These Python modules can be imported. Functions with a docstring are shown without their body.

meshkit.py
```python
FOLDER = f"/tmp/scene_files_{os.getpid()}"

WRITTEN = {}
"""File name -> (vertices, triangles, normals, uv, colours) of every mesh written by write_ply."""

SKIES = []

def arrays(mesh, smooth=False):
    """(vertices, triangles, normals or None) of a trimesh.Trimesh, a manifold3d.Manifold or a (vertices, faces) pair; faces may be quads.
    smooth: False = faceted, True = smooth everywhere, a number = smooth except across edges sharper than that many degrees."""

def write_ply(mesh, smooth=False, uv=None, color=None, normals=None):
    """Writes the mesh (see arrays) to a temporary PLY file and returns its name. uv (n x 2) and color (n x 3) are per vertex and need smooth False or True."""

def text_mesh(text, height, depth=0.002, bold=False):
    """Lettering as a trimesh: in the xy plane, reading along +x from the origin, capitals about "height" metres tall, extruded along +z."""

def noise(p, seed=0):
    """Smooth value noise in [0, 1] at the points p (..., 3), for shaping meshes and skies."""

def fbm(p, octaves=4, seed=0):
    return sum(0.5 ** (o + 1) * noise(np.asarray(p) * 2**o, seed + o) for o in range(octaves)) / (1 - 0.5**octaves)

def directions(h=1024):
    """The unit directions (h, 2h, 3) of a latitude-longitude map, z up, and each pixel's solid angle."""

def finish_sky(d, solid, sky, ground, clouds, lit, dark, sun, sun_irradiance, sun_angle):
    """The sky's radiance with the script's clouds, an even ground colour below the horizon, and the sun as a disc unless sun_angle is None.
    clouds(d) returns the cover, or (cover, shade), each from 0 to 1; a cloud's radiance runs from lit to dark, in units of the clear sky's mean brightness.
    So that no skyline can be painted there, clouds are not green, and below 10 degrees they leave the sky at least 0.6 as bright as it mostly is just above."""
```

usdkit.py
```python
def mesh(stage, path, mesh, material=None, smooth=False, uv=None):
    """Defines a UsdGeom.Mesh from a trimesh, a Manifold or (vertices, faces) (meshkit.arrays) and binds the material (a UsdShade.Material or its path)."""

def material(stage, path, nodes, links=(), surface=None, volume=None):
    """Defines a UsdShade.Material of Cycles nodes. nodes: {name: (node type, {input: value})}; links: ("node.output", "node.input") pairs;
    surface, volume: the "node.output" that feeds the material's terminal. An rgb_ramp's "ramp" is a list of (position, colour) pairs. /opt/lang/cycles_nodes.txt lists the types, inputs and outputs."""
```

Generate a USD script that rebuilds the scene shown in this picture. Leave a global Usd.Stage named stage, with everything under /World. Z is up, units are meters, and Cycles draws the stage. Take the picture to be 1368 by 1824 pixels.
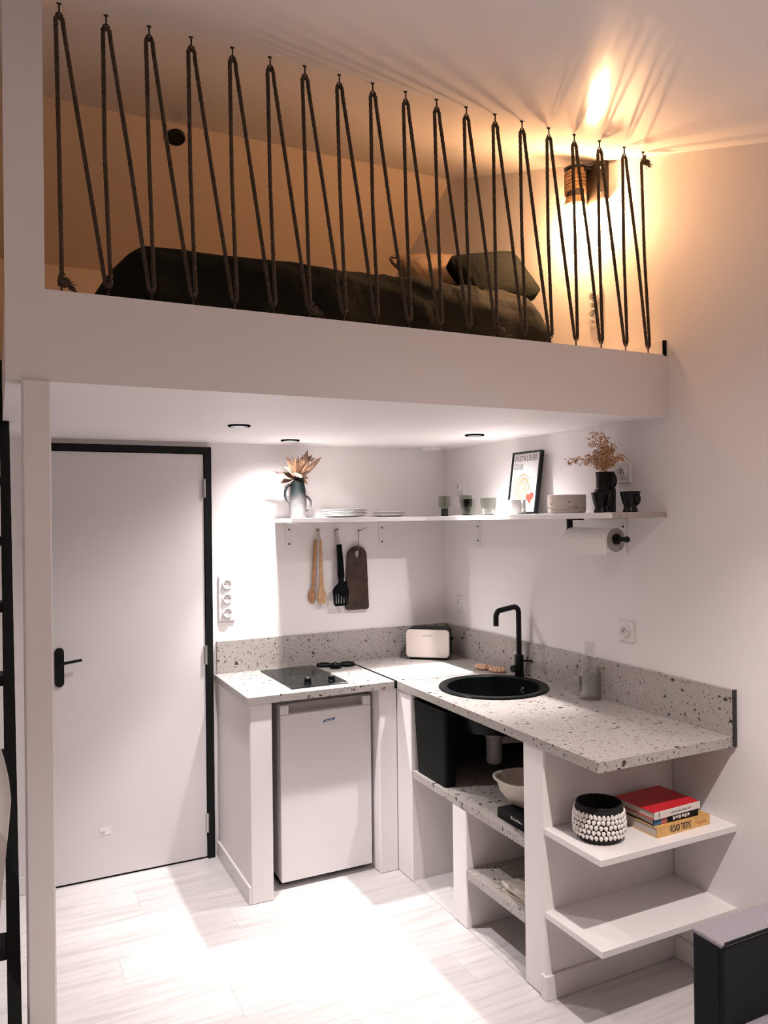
import math, random
import numpy as np, trimesh, manifold3d as m3, usdkit, meshkit
from manifold3d import Manifold
from shapely.geometry import Polygon, Point, box as sbox
from shapely import affinity
from pxr import Usd, UsdGeom, UsdLux, UsdShade, Gf, Sdf
PI = math.pi
stage = Usd.Stage.CreateInMemory()
UsdGeom.SetStageUpAxis(stage, UsdGeom.Tokens.z)
UsdGeom.SetStageMetersPerUnit(stage, 1.0)
world = UsdGeom.Xform.Define(stage, '/World')
stage.SetDefaultPrim(world.GetPrim())
UsdGeom.Scope.Define(stage, '/World/Looks')

# ------------------------------------------------------------------ camera
CAM_POS = (-2.2979, -3.8988, 1.6877)
YAW, PITCH, ROLL, F_PX = 0.4563, 0.0019, -0.0111, 1406.43
def camera():
    fwd = np.array([math.sin(YAW) * math.cos(PITCH), math.cos(YAW) * math.cos(PITCH), math.sin(PITCH)])
    right = np.array([math.cos(YAW), -math.sin(YAW), 0.0]); up = np.cross(right, fwd)
    R = math.cos(ROLL) * right + math.sin(ROLL) * up
    U = -math.sin(ROLL) * right + math.cos(ROLL) * up
    c = UsdGeom.Camera.Define(stage, '/World/camera')
    m = Gf.Matrix4d(*R, 0, *U, 0, *(-fwd), 0, *CAM_POS, 1)
    c.AddTransformOp().Set(m)
    c.CreateHorizontalApertureAttr(36.0); c.CreateVerticalApertureAttr(48.0)
    c.CreateFocalLengthAttr(36.0 * F_PX / 1368.0)
    c.CreateClippingRangeAttr((0.05, 100.0))
    c.CreateExposureAttr(0.93)
camera()

# ------------------------------------------------------------------ lights
SPOTS = [(-1.42, -0.80), (-1.02, -0.275), (-0.305, -0.80)]
SPOT_Z = 2.060
def spot(path, pos, radius, intensity, color, angle, soft):
    l = UsdLux.SphereLight.Define(stage, path)
    l.CreateRadiusAttr(radius); l.CreateIntensityAttr(intensity); l.CreateColorAttr(Gf.Vec3f(*color))
    a = UsdLux.ShapingAPI.Apply(l.GetPrim()); a.CreateShapingConeAngleAttr(angle); a.CreateShapingConeSoftnessAttr(soft)
    UsdGeom.Xformable(l).AddTranslateOp().Set(Gf.Vec3d(*pos))
for i, (x, y) in enumerate(SPOTS):
    spot(f'/World/kitchen_spot_light_{i + 1:03d}', (x, y, SPOT_Z + 0.005), 0.014, (5800, 5600, 7400)[i], (1.0, 0.94, 0.945), 34.0, 0.6)          # the beam
    spot(f'/World/kitchen_spill_light_{i + 1:03d}', (x, y, SPOT_Z + 0.013), 0.023, (1360, 1530, 1190)[i], (1.0, 0.94, 0.945), 80.0, 1.0)       # the lamp's spill round its beam
ROOM_SPOT_AND_FILLS = [(-0.9, -2.98, 5200), (-0.9, -4.5, 2600), (-2.7, -4.5, 2200)]  # first read from cast shadows; two behind the camera added for ambient bounce
def ceil_z(y): return 3.548 + 0.322 * (y + 0.112)
for i, (x, y, p) in enumerate(ROOM_SPOT_AND_FILLS):
    spot(f'/World/room_spot_light_{i + 1:03d}', (x, y, ceil_z(y) - 0.03), 0.02, p, (1.0, 0.89, 0.86), 54.0 if i == 0 else 46.0, 0.7)
spot('/World/room_spill_light', (-0.9, -2.98, ceil_z(-2.98) - 0.032), 0.03, 560, (1.0, 0.89, 0.86), 80.0, 1.0)

# ------------------------------------------------------------------ helpers
_used, _loc = {}, {}
def uniq(parent, name):
    k = (parent, name); n = _used.get(k, 0); _used[k] = n + 1
    return f'{parent}/{name}' if n == 0 else f'{parent}/{name}_{n:03d}'
def tag(prim, label=None, cat=None, group=None, kind=None):
    for k, v in (('label', label), ('category', cat), ('group', group), ('kind', kind)):
        if v: prim.SetCustomDataByKey(k, v)
def thing(name, label, cat, loc=(0, 0, 0), group=None, rotz=0.0, kind=None):
    p = uniq('/World', name)
    x = UsdGeom.Xform.Define(stage, p)
    x.AddTranslateOp().Set(Gf.Vec3d(*map(float, loc))); x.AddRotateZOp().Set(float(rotz))
    tag(x.GetPrim(), label, cat, group, kind)
    _loc[p] = np.array(loc, float)
    return p
def tri(mesh):
    if isinstance(mesh, Manifold):
        m = mesh.to_mesh(); return trimesh.Trimesh(np.array(m.vert_properties[:, :3]), np.array(m.tri_verts), process=False)
    if isinstance(mesh, (list,)): return trimesh.util.concatenate([tri(a) for a in mesh])
    return mesh
def part(parent, name, mesh, mat, smooth=35, label=None, kind=None, local=False):
    """a mesh under a thing or under a part; vertices are given in world space unless local"""
    p = uniq(parent, name); m = tri(mesh).copy()
    off = _loc.get(parent, np.zeros(3)); _loc[p] = off
    if not local: m.apply_translation(-off)
    g = usdkit.mesh(stage, p, m, M[mat] if isinstance(mat, str) else mat, smooth=smooth)
    tag(g.GetPrim(), label, kind=kind)
    return p
def solo(name, mesh, mat, label, cat, group=None, smooth=35, kind=None):
    p = uniq('/World', name); m = tri(mesh)
    g = usdkit.mesh(stage, p, m, M[mat], smooth=smooth); tag(g.GetPrim(), label, cat, group, kind)
    _loc[p] = np.zeros(3); return p
def struct(name, mesh, mat, label=None, smooth=35):
    p = uniq('/World', name); g = usdkit.mesh(stage, p, tri(mesh), M[mat], smooth=smooth)
    tag(g.GetPrim(), label, kind='structure'); _loc[p] = np.zeros(3); return p
def dup(src, loc, label, rotz=0.0, group=None):
    name = src.rsplit('/', 1)[1].split('_0')[0]
    p = uniq('/World', name)
    x = UsdGeom.Xform.Define(stage, p)
    x.GetPrim().GetReferences().AddInternalReference(src)
    x.GetPrim().SetInstanceable(True)
    x.GetPrim().GetAttribute('xformOp:translate').Set(Gf.Vec3d(*map(float, loc)))
    x.GetPrim().GetAttribute('xformOp:rotateZ').Set(float(rotz))
    tag(x.GetPrim(), label, group=group)
    return p

def bx(x0, x1, y0, y1, z0, z1, c=0.0):
    if c <= 0:
        return trimesh.creation.box(bounds=[[x0, y0, z0], [x1, y1, z1]])
    P = []
    for X, sx in ((x0, 1), (x1, -1)):
        for Y, sy in ((y0, 1), (y1, -1)):
            for Z, sz in ((z0, 1), (z1, -1)):
                P += [(X, Y + sy * c, Z + sz * c), (X + sx * c, Y, Z + sz * c), (X + sx * c, Y + sy * c, Z)]
    return trimesh.convex.convex_hull(np.array(P))
def mbox(x0, x1, y0, y1, z0, z1): return Manifold.cube([x1 - x0, y1 - y0, z1 - z0]).translate([x0, y0, z0])
def rbox(x0, x1, y0, y1, z0, z1, r, n=24):
    s = Manifold.sphere(r, n); B = []
    for X in (x0 + r, x1 - r):
        for Y in (y0 + r, y1 - r):
            for Z in (z0 + r, z1 - r): B.append(s.translate([X, Y, Z]))
    return Manifold.batch_hull(B)
def cyl(p0, p1, r0, r1=None, n=32):
    p0, p1 = np.array(p0, float), np.array(p1, float); r1 = r0 if r1 is None else r1
    return lathe_axis([(0, 0), (r0, 0), (r1, np.linalg.norm(p1 - p0)), (0, np.linalg.norm(p1 - p0))], p0, p1 - p0, n)
def lathe_axis(prof, origin, axis, n=32):
    m = lathe(prof, n); z = np.array(axis, float) / np.linalg.norm(axis)
    m.apply_transform(trimesh.geometry.align_vectors([0, 0, 1], z)); m.apply_translation(origin); return m
def lathe(prof, n=40, at=(0, 0, 0)):
    """revolve (r, z) points round z; points with r = 0 close on the axis"""
    V, ring = [], []
    for r, z in prof:
        if r < 1e-9: ring.append([len(V)]); V.append((0, 0, z))
        else:
            ring.append(list(range(len(V), len(V) + n)))
            V += [(r * math.cos(2 * PI * k / n), r * math.sin(2 * PI * k / n), z) for k in range(n)]
    Fc = []
    for a, b in zip(ring, ring[1:]):
        for k in range(n):
            k2 = (k + 1) % n
            if len(a) == 1 and len(b) == 1: continue
            if len(a) == 1: Fc.append((a[0], b[k2], b[k]))
            elif len(b) == 1: Fc.append((a[k], a[k2], b[0]))
            else: Fc += [(a[k], a[k2], b[k2]), (a[k], b[k2], b[k])]
    m = trimesh.Trimesh(np.array(V, float), np.array(Fc), process=False); m.apply_translation(at); return m
def tube(pts, r, n=8, closed=False):
    P = np.asarray(pts, float); K = len(P); r = np.broadcast_to(r, (K,))
    T = np.gradient(P, axis=0)
    if closed: T = np.roll(P, -1, 0) - np.roll(P, 1, 0)
    T /= np.linalg.norm(T, axis=1, keepdims=True) + 1e-12
    a = np.cross(T[0], [0, 0, 1.0]);
    if np.linalg.norm(a) < 1e-3: a = np.cross(T[0], [1.0, 0, 0])
    a /= np.linalg.norm(a); V = []
    ang = np.arange(n) * 2 * PI / n
    for k in range(K):
        a = a - T[k] * (a @ T[k]); a /= np.linalg.norm(a); b = np.cross(T[k], a)
        V.append(P[k] + r[k] * (np.cos(ang)[:, None] * a + np.sin(ang)[:, None] * b))
    V = np.vstack(V); Fc = []
    for k in range(K if closed else K - 1):
        k2 = (k + 1) % K
        for j in range(n):
            j2 = (j + 1) % n
            Fc += [(k * n + j, k * n + j2, k2 * n + j2), (k * n + j, k2 * n + j2, k2 * n + j)]
    if not closed:
        V = np.vstack([V, P[:1], P[-1:]]); e = K * n
        for j in range(n):
            j2 = (j + 1) % n
            Fc += [(e, j2, j), (e + 1, (K - 1) * n + j, (K - 1) * n + j2)]
    return trimesh.Trimesh(V, np.array(Fc), process=False)
def arc(c, r, a0, a1, n, u, v):
    c, u, v = (np.array(t, float) for t in (c, u, v))
    return [c + r * (math.cos(t) * u + math.sin(t) * v) for t in np.linspace(a0, a1, n)]
def smoothpath(pts, n=8):
    P = np.asarray(pts, float); P = np.vstack([2 * P[0] - P[1], P, 2 * P[-1] - P[-2]]); out = []
    for i in range(1, len(P) - 2):
        for t in np.linspace(0, 1, n, endpoint=False):
            a, b, c, d = P[i - 1:i + 3]
            out.append(.5 * (2 * b + (c - a) * t + (2 * a - 5 * b + 4 * c - d) * t * t + (3 * b - a - 3 * c + d) * t ** 3))
    return np.array(out + [P[-2]])
def ext(poly, depth, frame, at):
    """extrude a 2-D outline; frame 'xz' faces -y, 'yz' faces -x (u runs to -y), 'xy' lies flat"""
    ms = [trimesh.creation.extrude_polygon(g, depth, engine='earcut') for g in getattr(poly, 'geoms', [poly])]
    return place(trimesh.util.concatenate(ms), frame, at)
def place(m, frame, at):
    m = m.copy(); v = m.vertices
    if frame == 'xz': w = np.c_[v[:, 0], -v[:, 2], v[:, 1]]
    elif frame == 'yz': w = np.c_[-v[:, 2], -v[:, 0], v[:, 1]]
    else: w = v
    m.vertices = w + np.array(at, float); return m
def text(s, h, frame, at, depth=0.0006, bold=False, width=None):
    m = meshkit.text_mesh(s, h, depth, bold)
    if width: m.vertices[:, 0] *= width / np.ptp(m.vertices[:, 0])
    return place(m, frame, at)
def rrect(x0, x1, y0, y1, r, n=8): return sbox(x0 + r, y0 + r, x1 - r, y1 - r).buffer(r, quad_segs=n)
def turned(m, deg, at):
    m = m.copy(); m.apply_transform(trimesh.transformations.rotation_matrix(math.radians(deg), [0, 0, 1])); m.apply_translation(at); return m
ORD = 'first second third fourth fifth sixth seventh eighth ninth tenth eleventh twelfth thirteenth fourteenth fifteenth sixteenth seventeenth eighteenth nineteenth'.split()

# ------------------------------------------------------------------ materials
M = {}
def mat(name, color, rough=0.5, bump=None, vary=None, **kw):
    """plain principled; bump = (scale, strength, distance); vary = (scale, amount) tone noise"""
    n = {'p': ('principled_bsdf', dict(base_color=color, roughness=rough, **kw))}; L = []
    if bump or vary: n['tc'] = ('texture_coordinate', {})
    if vary:
        a = vary[1]; n['nv'] = ('noise_texture', {'scale': vary[0], 'detail': 4.0})
        n['rv'] = ('rgb_ramp', {'ramp': [(0.3, [c * (1 - a) for c in color]), (0.7, [min(1, c * (1 + a)) for c in color])]})
        L += [('tc.object', 'nv.vector'), ('nv.fac', 'rv.fac'), ('rv.color', 'p.base_color')]
    if bump:
        n['nb'] = ('noise_texture', {'scale': bump[0], 'detail': 3.0}); n['b'] = ('bump', {'strength': bump[1], 'distance': bump[2]})
        L += [('tc.object', 'nb.vector'), ('nb.fac', 'b.height'), ('b.normal', 'p.normal')]
    M[name] = usdkit.material(stage, '/World/Looks/' + name, n, L, surface='p.BSDF'); return M[name]
WHITE = (0.82, 0.785, 0.778)
mat('wall_paint', WHITE, 0.55, bump=(60, 0.12, 0.002))
mat('ceiling_paint', (0.81, 0.77, 0.755), 0.12, bump=(9, 0.03, 0.006), specular_ior_level=0.025)
mat('loft_lamp_tint', (0.70, 0.56, 0.44), 0.5, bump=(20, 0.05, 0.004), specular_ior_level=0.2)  # warm lamp glow put into the base colour of the loft surfaces
mat('plaster', (0.82, 0.785, 0.775), 0.6, bump=(14, 0.25, 0.004))
mat('door_paint', (0.69, 0.655, 0.652), 0.38)
mat('white_laminate', (0.78, 0.75, 0.74), 0.35)
mat('shelf_end_shade', (0.42, 0.37, 0.34), 0.55, vary=(80, 0.15))  # board end greyed because it faces away from the spots
mat('white_plastic', (0.80, 0.78, 0.77), 0.3)
mat('dark_hole', (0.02, 0.02, 0.02), 0.6)
mat('black_paint', (0.004, 0.006, 0.006), 0.42, specular_ior_level=0.22)
mat('black_metal', (0.004, 0.006, 0.006), 0.45, specular_ior_level=0.22)
mat('iron', (0.012, 0.012, 0.012), 0.5, metallic=0.4)
mat('black_plastic', (0.003, 0.005, 0.005), 0.35, specular_ior_level=0.08)
mat('black_glass', (0.006, 0.009, 0.009), 0.10)
mat('black_stone', (0.004, 0.006, 0.006), 0.33, bump=(300, 0.1, 0.001), specular_ior_level=0.14)
mat('black_ceramic', (0.003, 0.004, 0.004), 0.25, specular_ior_level=0.3)
mat('steel', (0.55, 0.54, 0.53), 0.3, metallic=1.0)
mat('chrome', (0.8, 0.8, 0.8), 0.12, metallic=1.0)
mat('fridge_white', (0.76, 0.73, 0.725), 0.32)
mat('fridge_grey', (0.46, 0.435, 0.425), 0.4)
mat('badge_blue', (0.03, 0.09, 0.25), 0.3)
mat('cream_enamel', (0.66, 0.58, 0.53), 0.3)
mat('porcelain', (0.80, 0.76, 0.72), 0.25)
mat('grey_mug', (0.36, 0.34, 0.325), 0.35)
mat('speckled', (0.66, 0.58, 0.52), 0.5)
mat('paper_towel', (0.82, 0.79, 0.77), 0.9, bump=(260, 0.4, 0.002))
mat('cardboard', (0.45, 0.38, 0.30), 0.8)
mat('light_wood', (0.42, 0.22, 0.105), 0.55, vary=(30, 0.25))
mat('pale_wood', (0.52, 0.32, 0.17), 0.55, vary=(30, 0.2))
mat('dark_wood', (0.040, 0.022, 0.014), 0.4, vary=(18, 0.5))
mat('lamp_wood', (0.030, 0.020, 0.014), 0.5, vary=(25, 0.4))
mat('bead_wood', (0.56, 0.33, 0.22), 0.5, vary=(40, 0.2))
mat('twine', (0.28, 0.2, 0.13), 0.9)
mat('rope', (0.060, 0.043, 0.028), 0.9, bump=(400, 0.5, 0.002), vary=(60, 0.3))
mat('lamp_rope', (0.40, 0.24, 0.12), 0.9, bump=(300, 0.5, 0.002), vary=(50, 0.3))
mat('duvet_cloth', (0.008, 0.0095, 0.008), 0.85, bump=(40, 0.35, 0.01), specular_ior_level=0.15)
mat('mattress_cloth', (0.10, 0.09, 0.08), 0.9)
mat('tan_cloth', (0.17, 0.115, 0.075), 0.9, bump=(60, 0.3, 0.006))
mat('white_cloth', (0.88, 0.85, 0.84), 0.9, bump=(90, 0.3, 0.004))
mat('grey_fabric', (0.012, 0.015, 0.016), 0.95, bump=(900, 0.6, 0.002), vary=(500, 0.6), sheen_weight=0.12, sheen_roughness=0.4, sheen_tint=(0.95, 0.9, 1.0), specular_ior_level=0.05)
mat('book_red', (0.55, 0.015, 0.025), 0.4)
mat('book_dark', (0.006, 0.008, 0.009), 0.45, specular_ior_level=0.1)
mat('book_white', (0.70, 0.64, 0.60), 0.5)
mat('book_yellow', (0.62, 0.36, 0.12), 0.5, vary=(40, 0.15))
mat('pages', (0.55, 0.49, 0.42), 0.8)
mat('blue_print', (0.03, 0.16, 0.30), 0.5)
mat('pink_print', (0.45, 0.12, 0.14), 0.5)
mat('orange_print', (0.55, 0.14, 0.03), 0.6)
mat('ink', (0.03, 0.028, 0.028), 0.7)
mat('grey_ink', (0.22, 0.21, 0.21), 0.7)
mat('poster_paper', (0.47, 0.45, 0.445), 0.45)
mat('poster_orange', (0.48, 0.15, 0.06), 0.6)
mat('poster_red', (0.45, 0.03, 0.015), 0.6)
mat('crochet', (0.008, 0.008, 0.008), 0.9, bump=(250, 0.6, 0.004))
mat('shell', (0.78, 0.74, 0.70), 0.35)
mat('tub_plastic', (0.62, 0.54, 0.47), 0.4)
mat('pipe_plastic', (0.50, 0.49, 0.47), 0.45)
mat('magazine', (0.50, 0.45, 0.39), 0.5, vary=(30, 0.3))
mat('dried_orange', (0.52, 0.27, 0.13), 0.8, vary=(60, 0.4))
mat('dried_brown', (0.17, 0.085, 0.042), 0.85, vary=(60, 0.4))
mat('dried_pink', (0.20, 0.112, 0.074), 0.85, vary=(60, 0.2))
mat('dried_dark', (0.05, 0.025, 0.02), 0.85)
mat('cream_petal', (0.60, 0.52, 0.43), 0.7)
mat('water', (1, 1, 1), 0.0, transmission_weight=1.0, ior=1.33)
mat('niche_shade', (0.02, 0.024, 0.023), 0.8)  # dark tone stands for the shade inside the sink niche
mat('zone_print', (0.022, 0.024, 0.024), 0.5)
mat('end_dark', (0.022, 0.02, 0.018), 0.6)
mat('pillow_black', (0.006, 0.0075, 0.0065), 0.9, bump=(60, 0.3, 0.008), specular_ior_level=0.1)
mat('roll_end_shade', (0.33, 0.30, 0.28), 0.9)  # paper darkened for the roll end turned away from the light
mat('bounce_cut_brown', (0.34, 0.25, 0.20), 0.7)  # brown invented for the unseen wall, cuts and warms bounce on the loft front
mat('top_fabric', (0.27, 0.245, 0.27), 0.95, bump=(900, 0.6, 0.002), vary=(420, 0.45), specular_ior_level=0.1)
mat('spot_black', (0.003, 0.003, 0.003), 1.0, specular_ior_level=0.0)
mat('subfloor', (0.34, 0.32, 0.30), 0.9)
def glass(name, tint, rough=0.02, milk=0.0):
    """thin tableware glass: clear body that lets light pass, glossier towards its edges, a little milky if asked"""
    n = {'t': ('transparent_bsdf', {'color': tint}), 'g': ('glossy_bsdf', {'color': (1, 1, 1), 'roughness': rough}), 'd': ('diffuse_bsdf', {'color': (0.62, 0.59, 0.57)}),
         'lw': ('layer_weight', {'blend': 0.12}), 'ml': ('math', {'math_type': 'multiply', 'value2': 0.75}), 'm': ('mix_closure', {}), 'q': ('mix_closure', {'fac': milk})}
    M[name] = usdkit.material(stage, '/World/Looks/' + name, n,
        [('lw.facing', 'ml.value1'), ('ml.value', 'm.fac'), ('t.BSDF', 'q.closure1'), ('d.BSDF', 'q.closure2'), ('q.closure', 'm.closure1'), ('g.BSDF', 'm.closure2')], surface='m.closure')
glass('water_glass', (0.985, 0.985, 0.98), milk=0.07)
glass('clear_glass', (0.95, 0.95, 0.945))
glass('smoke_glass', (0.80, 0.82, 0.78))
glass('smoke_glass_dark', (0.10, 0.13, 0.12))
def terrazzo(name, base):
    n = {'g': ('geometry', {}), 'nz': ('noise_texture', {'scale': 55.0, 'detail': 2.0}),
         'sc': ('vector_math', {'math_type': 'scale', 'scale': 0.020}), 'ad': ('vector_math', {'math_type': 'add'}),
         'p': ('principled_bsdf', {'roughness': 0.30})}
    L = [('g.position', 'nz.vector'), ('nz.color', 'sc.vector1'), ('sc.vector', 'ad.vector1'), ('g.position', 'ad.vector2')]
    cols = [(0.0, (0.035, 0.030, 0.026)), (0.26, (0.13, 0.105, 0.085)), (0.45, (0.20, 0.105, 0.065)), (0.56, (0.26, 0.215, 0.18)), (0.78, (0.46, 0.42, 0.39)), (0.87, (0.05, 0.045, 0.04))]
    prev = None
    for i, (scale, lo, thr) in enumerate(((150.0, 0.55, 0.42), (85.0, 0.62, 0.44), (46.0, 0.72, 0.46))):
        v, s, mr, lt, r, mx = (k + str(i) for k in ('v', 's', 'mr', 'lt', 'r', 'mx'))
        n[v] = ('voronoi_texture', {'scale': scale}); n[s] = ('separate_xyz', {})
        n[mr] = ('map_range', {'from_min': lo, 'from_max': 1.0, 'to_min': 0.0, 'to_max': thr, 'clamp': True})
        n[lt] = ('math', {'math_type': 'less_than'}); n[r] = ('rgb_ramp', {'ramp': cols, 'interpolate': False})
        n[mx] = ('mix', {'color1': base})
        L += [('ad.vector', v + '.vector'), (v + '.color', s + '.vector'), (s + '.x', mr + '.value'), (v + '.distance', lt + '.value1'),
              (mr + '.result', lt + '.value2'), (s + '.y', r + '.fac'), (lt + '.value', mx + '.fac'), (r + '.color', mx + '.color2')]
        if prev: L.append((prev, mx + '.color1'))
        prev = mx + '.color'
    L.append((prev, 'p.base_color'))
    M[name] = usdkit.material(stage, '/World/Looks/' + name, n, L, surface='p.BSDF')
terrazzo('terrazzo', (0.37, 0.342, 0.318))
def planks_mat():
    n = {'g': ('geometry', {}), 'oi': ('object_info', {}), 'mp': ('mapping', {'scale': (1.6, 22.0, 1.0)}),
         'nz': ('noise_texture', {'scale': 1.6, 'detail': 6.0, 'roughness': 0.62, 'distortion': 0.6}),
         'r': ('rgb_ramp', {'ramp': [(0.28, (0.47, 0.44, 0.425)), (0.5, (0.60, 0.572, 0.562)), (0.75, (0.645, 0.62, 0.612))]}),
         'w': ('map_range', {'to_min': 0.93, 'to_max': 1.05}), 'cm': ('combine_color', {}), 'mx': ('mix', {'mix_type': 'multiply', 'fac': 1.0}),
         'off': ('vector_math', {'math_type': 'multiply_add', 'vector2': (1, 1, 1)}), 'p': ('principled_bsdf', {'roughness': 0.36}),
         'b': ('bump', {'strength': 0.08, 'distance': 0.002}), 'sx': ('combine_xyz', {}), 'ml': ('math', {'math_type': 'multiply', 'value2': 13.0})}
    L = [('oi.random', 'ml.value1'), ('ml.value', 'sx.x'), ('ml.value', 'sx.y'), ('g.position', 'off.vector1'), ('sx.vector', 'off.vector3'),
         ('off.vector', 'mp.vector'), ('mp.vector', 'nz.vector'), ('nz.fac', 'r.fac'), ('oi.random', 'w.value'), ('w.result', 'cm.r'), ('w.result', 'cm.g'), ('w.result', 'cm.b'),
         ('r.color', 'mx.color1'), ('cm.color', 'mx.color2'), ('mx.color', 'p.base_color'), ('nz.fac', 'b.height'), ('b.normal', 'p.normal')]
    M['planks'] = usdkit.material(stage, '/World/Looks/planks', n, L, surface='p.BSDF')
planks_mat()
def gradient_mat():
    M['vase_glaze'] = usdkit.material(stage, '/World/Looks/vase_glaze', {
        'g': ('geometry', {}), 's': ('separate_xyz', {}), 'nz': ('noise_texture', {'scale': 25.0}), 'mr': ('map_range', {'from_min': 1.74, 'from_max': 1.85, 'clamp': True}),
        'ad': ('math', {'math_type': 'multiply_add', 'value2': 0.05}), 'r': ('rgb_ramp', {'ramp': [(0.0, (0.105, 0.10, 0.098)), (0.45, (0.035, 0.034, 0.034)), (0.8, (0.004, 0.006, 0.006)), (1.0, (0.002, 0.004, 0.004))]}),
        'p': ('principled_bsdf', {'roughness': 0.55, 'specular_ior_level': 0.12})},
        [('g.position', 's.vector'), ('g.position', 'nz.vector'), ('nz.fac', 'ad.value1'), ('s.z', 'ad.value3'), ('ad.value', 'mr.value'), ('mr.result', 'r.fac'), ('r.color', 'p.base_color')], surface='p.BSDF')
gradient_mat()
def emit(name, color, strength):
    M[name] = usdkit.material(stage, '/World/Looks/' + name, {'e': ('emission', {'color': color, 'strength': strength})}, surface='e.emission')
BULB = (1.0, 0.54, 0.25)
emit('bulb_glow', BULB, 420.0)

# ------------------------------------------------------------------ the room shell
XL, YF, YB = -3.6, -5.2, 0.82            # left wall, wall behind the camera, loft back wall
LZ0, LZ1 = 2.048, 2.275                  # loft slab
FY = -1.676                              # loft front
def floor():
    f = UsdGeom.Xform.Define(stage, '/World/floor'); tag(f.GetPrim(), 'whitewashed wood plank floor', kind='structure'); _loc['/World/floor'] = np.zeros(3)
    part('/World/floor', 'subfloor', bx(XL, 0, YF, 0, -0.06, -0.012), 'subfloor')
    W, Lp, g = 0.185, 1.28, 0.0002; rnd = random.Random(4); y = -W; row = 0
    while y > YF - W:
        x = -Lp * ((row * 0.37) % 1.0)
        x = x if x < -0.02 else 0
        cuts = [0.0] + list(np.arange(x, XL, -Lp)) + [XL]
        for a, b in zip(cuts, cuts[1:]):
            if a - b > 0.03:
                part('/World/floor', 'plank', bx(b + g, a - g, max(y, YF) + g, y + W - g, -0.014, 0.0, 0.0003), 'planks', smooth=False)
        y -= W; row += 1
floor()
DX0, DX1, DZ = -2.165, -1.343, 2.025
struct('wall_back', mbox(XL - 0.1, 0.0, 0, 0.12, -0.06, LZ0 + 0.05) - mbox(DX0 + 0.004, DX1 - 0.004, -0.1, 0.2, -0.1, DZ - 0.004), 'wall_paint')
struct('wall_right', bx(0, 0.12, YF - 0.12, YB + 0.12, -0.06, 3.75), 'wall_paint')
struct('wall_left', bx(XL - 0.12, XL, YF - 0.12, YB + 0.12, -0.06, 3.75), 'wall_paint')
struct('wall_front', bx(XL - 0.12, 0.12, YF - 0.12, YF, -0.06, 2.3), 'bounce_cut_brown')
struct('wall_loft_back', bx(XL, 0, YB, YB + 0.12, LZ0, 3.3), 'loft_lamp_tint')
RY, RZ = -0.112, 3.548
def slope(y0, z0, y1, z1, t=0.10):
    v = [(x, y, z) for x in (XL - 0.1, 0.1) for y, z in ((y0, z0), (y1, z1), (y1, z1 + t), (y0, z0 + t))]
    return trimesh.convex.convex_hull(np.array(v))
struct('ceiling', slope(YF - 0.1, ceil_z(YF - 0.1), RY, RZ), 'ceiling_paint', smooth=False)
struct('ceiling_loft', slope(RY, RZ, YB + 0.1, RZ - 0.5 * (YB + 0.1 - RY)), 'loft_lamp_tint', smooth=False)
slab = mbox(-2.274, 0, -1.535, YB, LZ0, LZ1) + mbox(XL, -2.27, -0.45, YB, LZ0, LZ1)
for x, y in SPOTS: slab = slab - Manifold.cylinder(0.05, 0.036, 0.036, 40).translate([x, y, LZ0 - 0.01])
struct('floor_loft', slab, 'wall_paint', smooth=False)
par = (mbox(-2.274, 0, FY, -1.535, 2.040, LZ1 + 0.005) + mbox(-2.274, -2.18, FY, -1.60, LZ1, 3.075)) 
struct('wall_loft_front', par, 'wall_paint', smooth=False)
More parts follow.
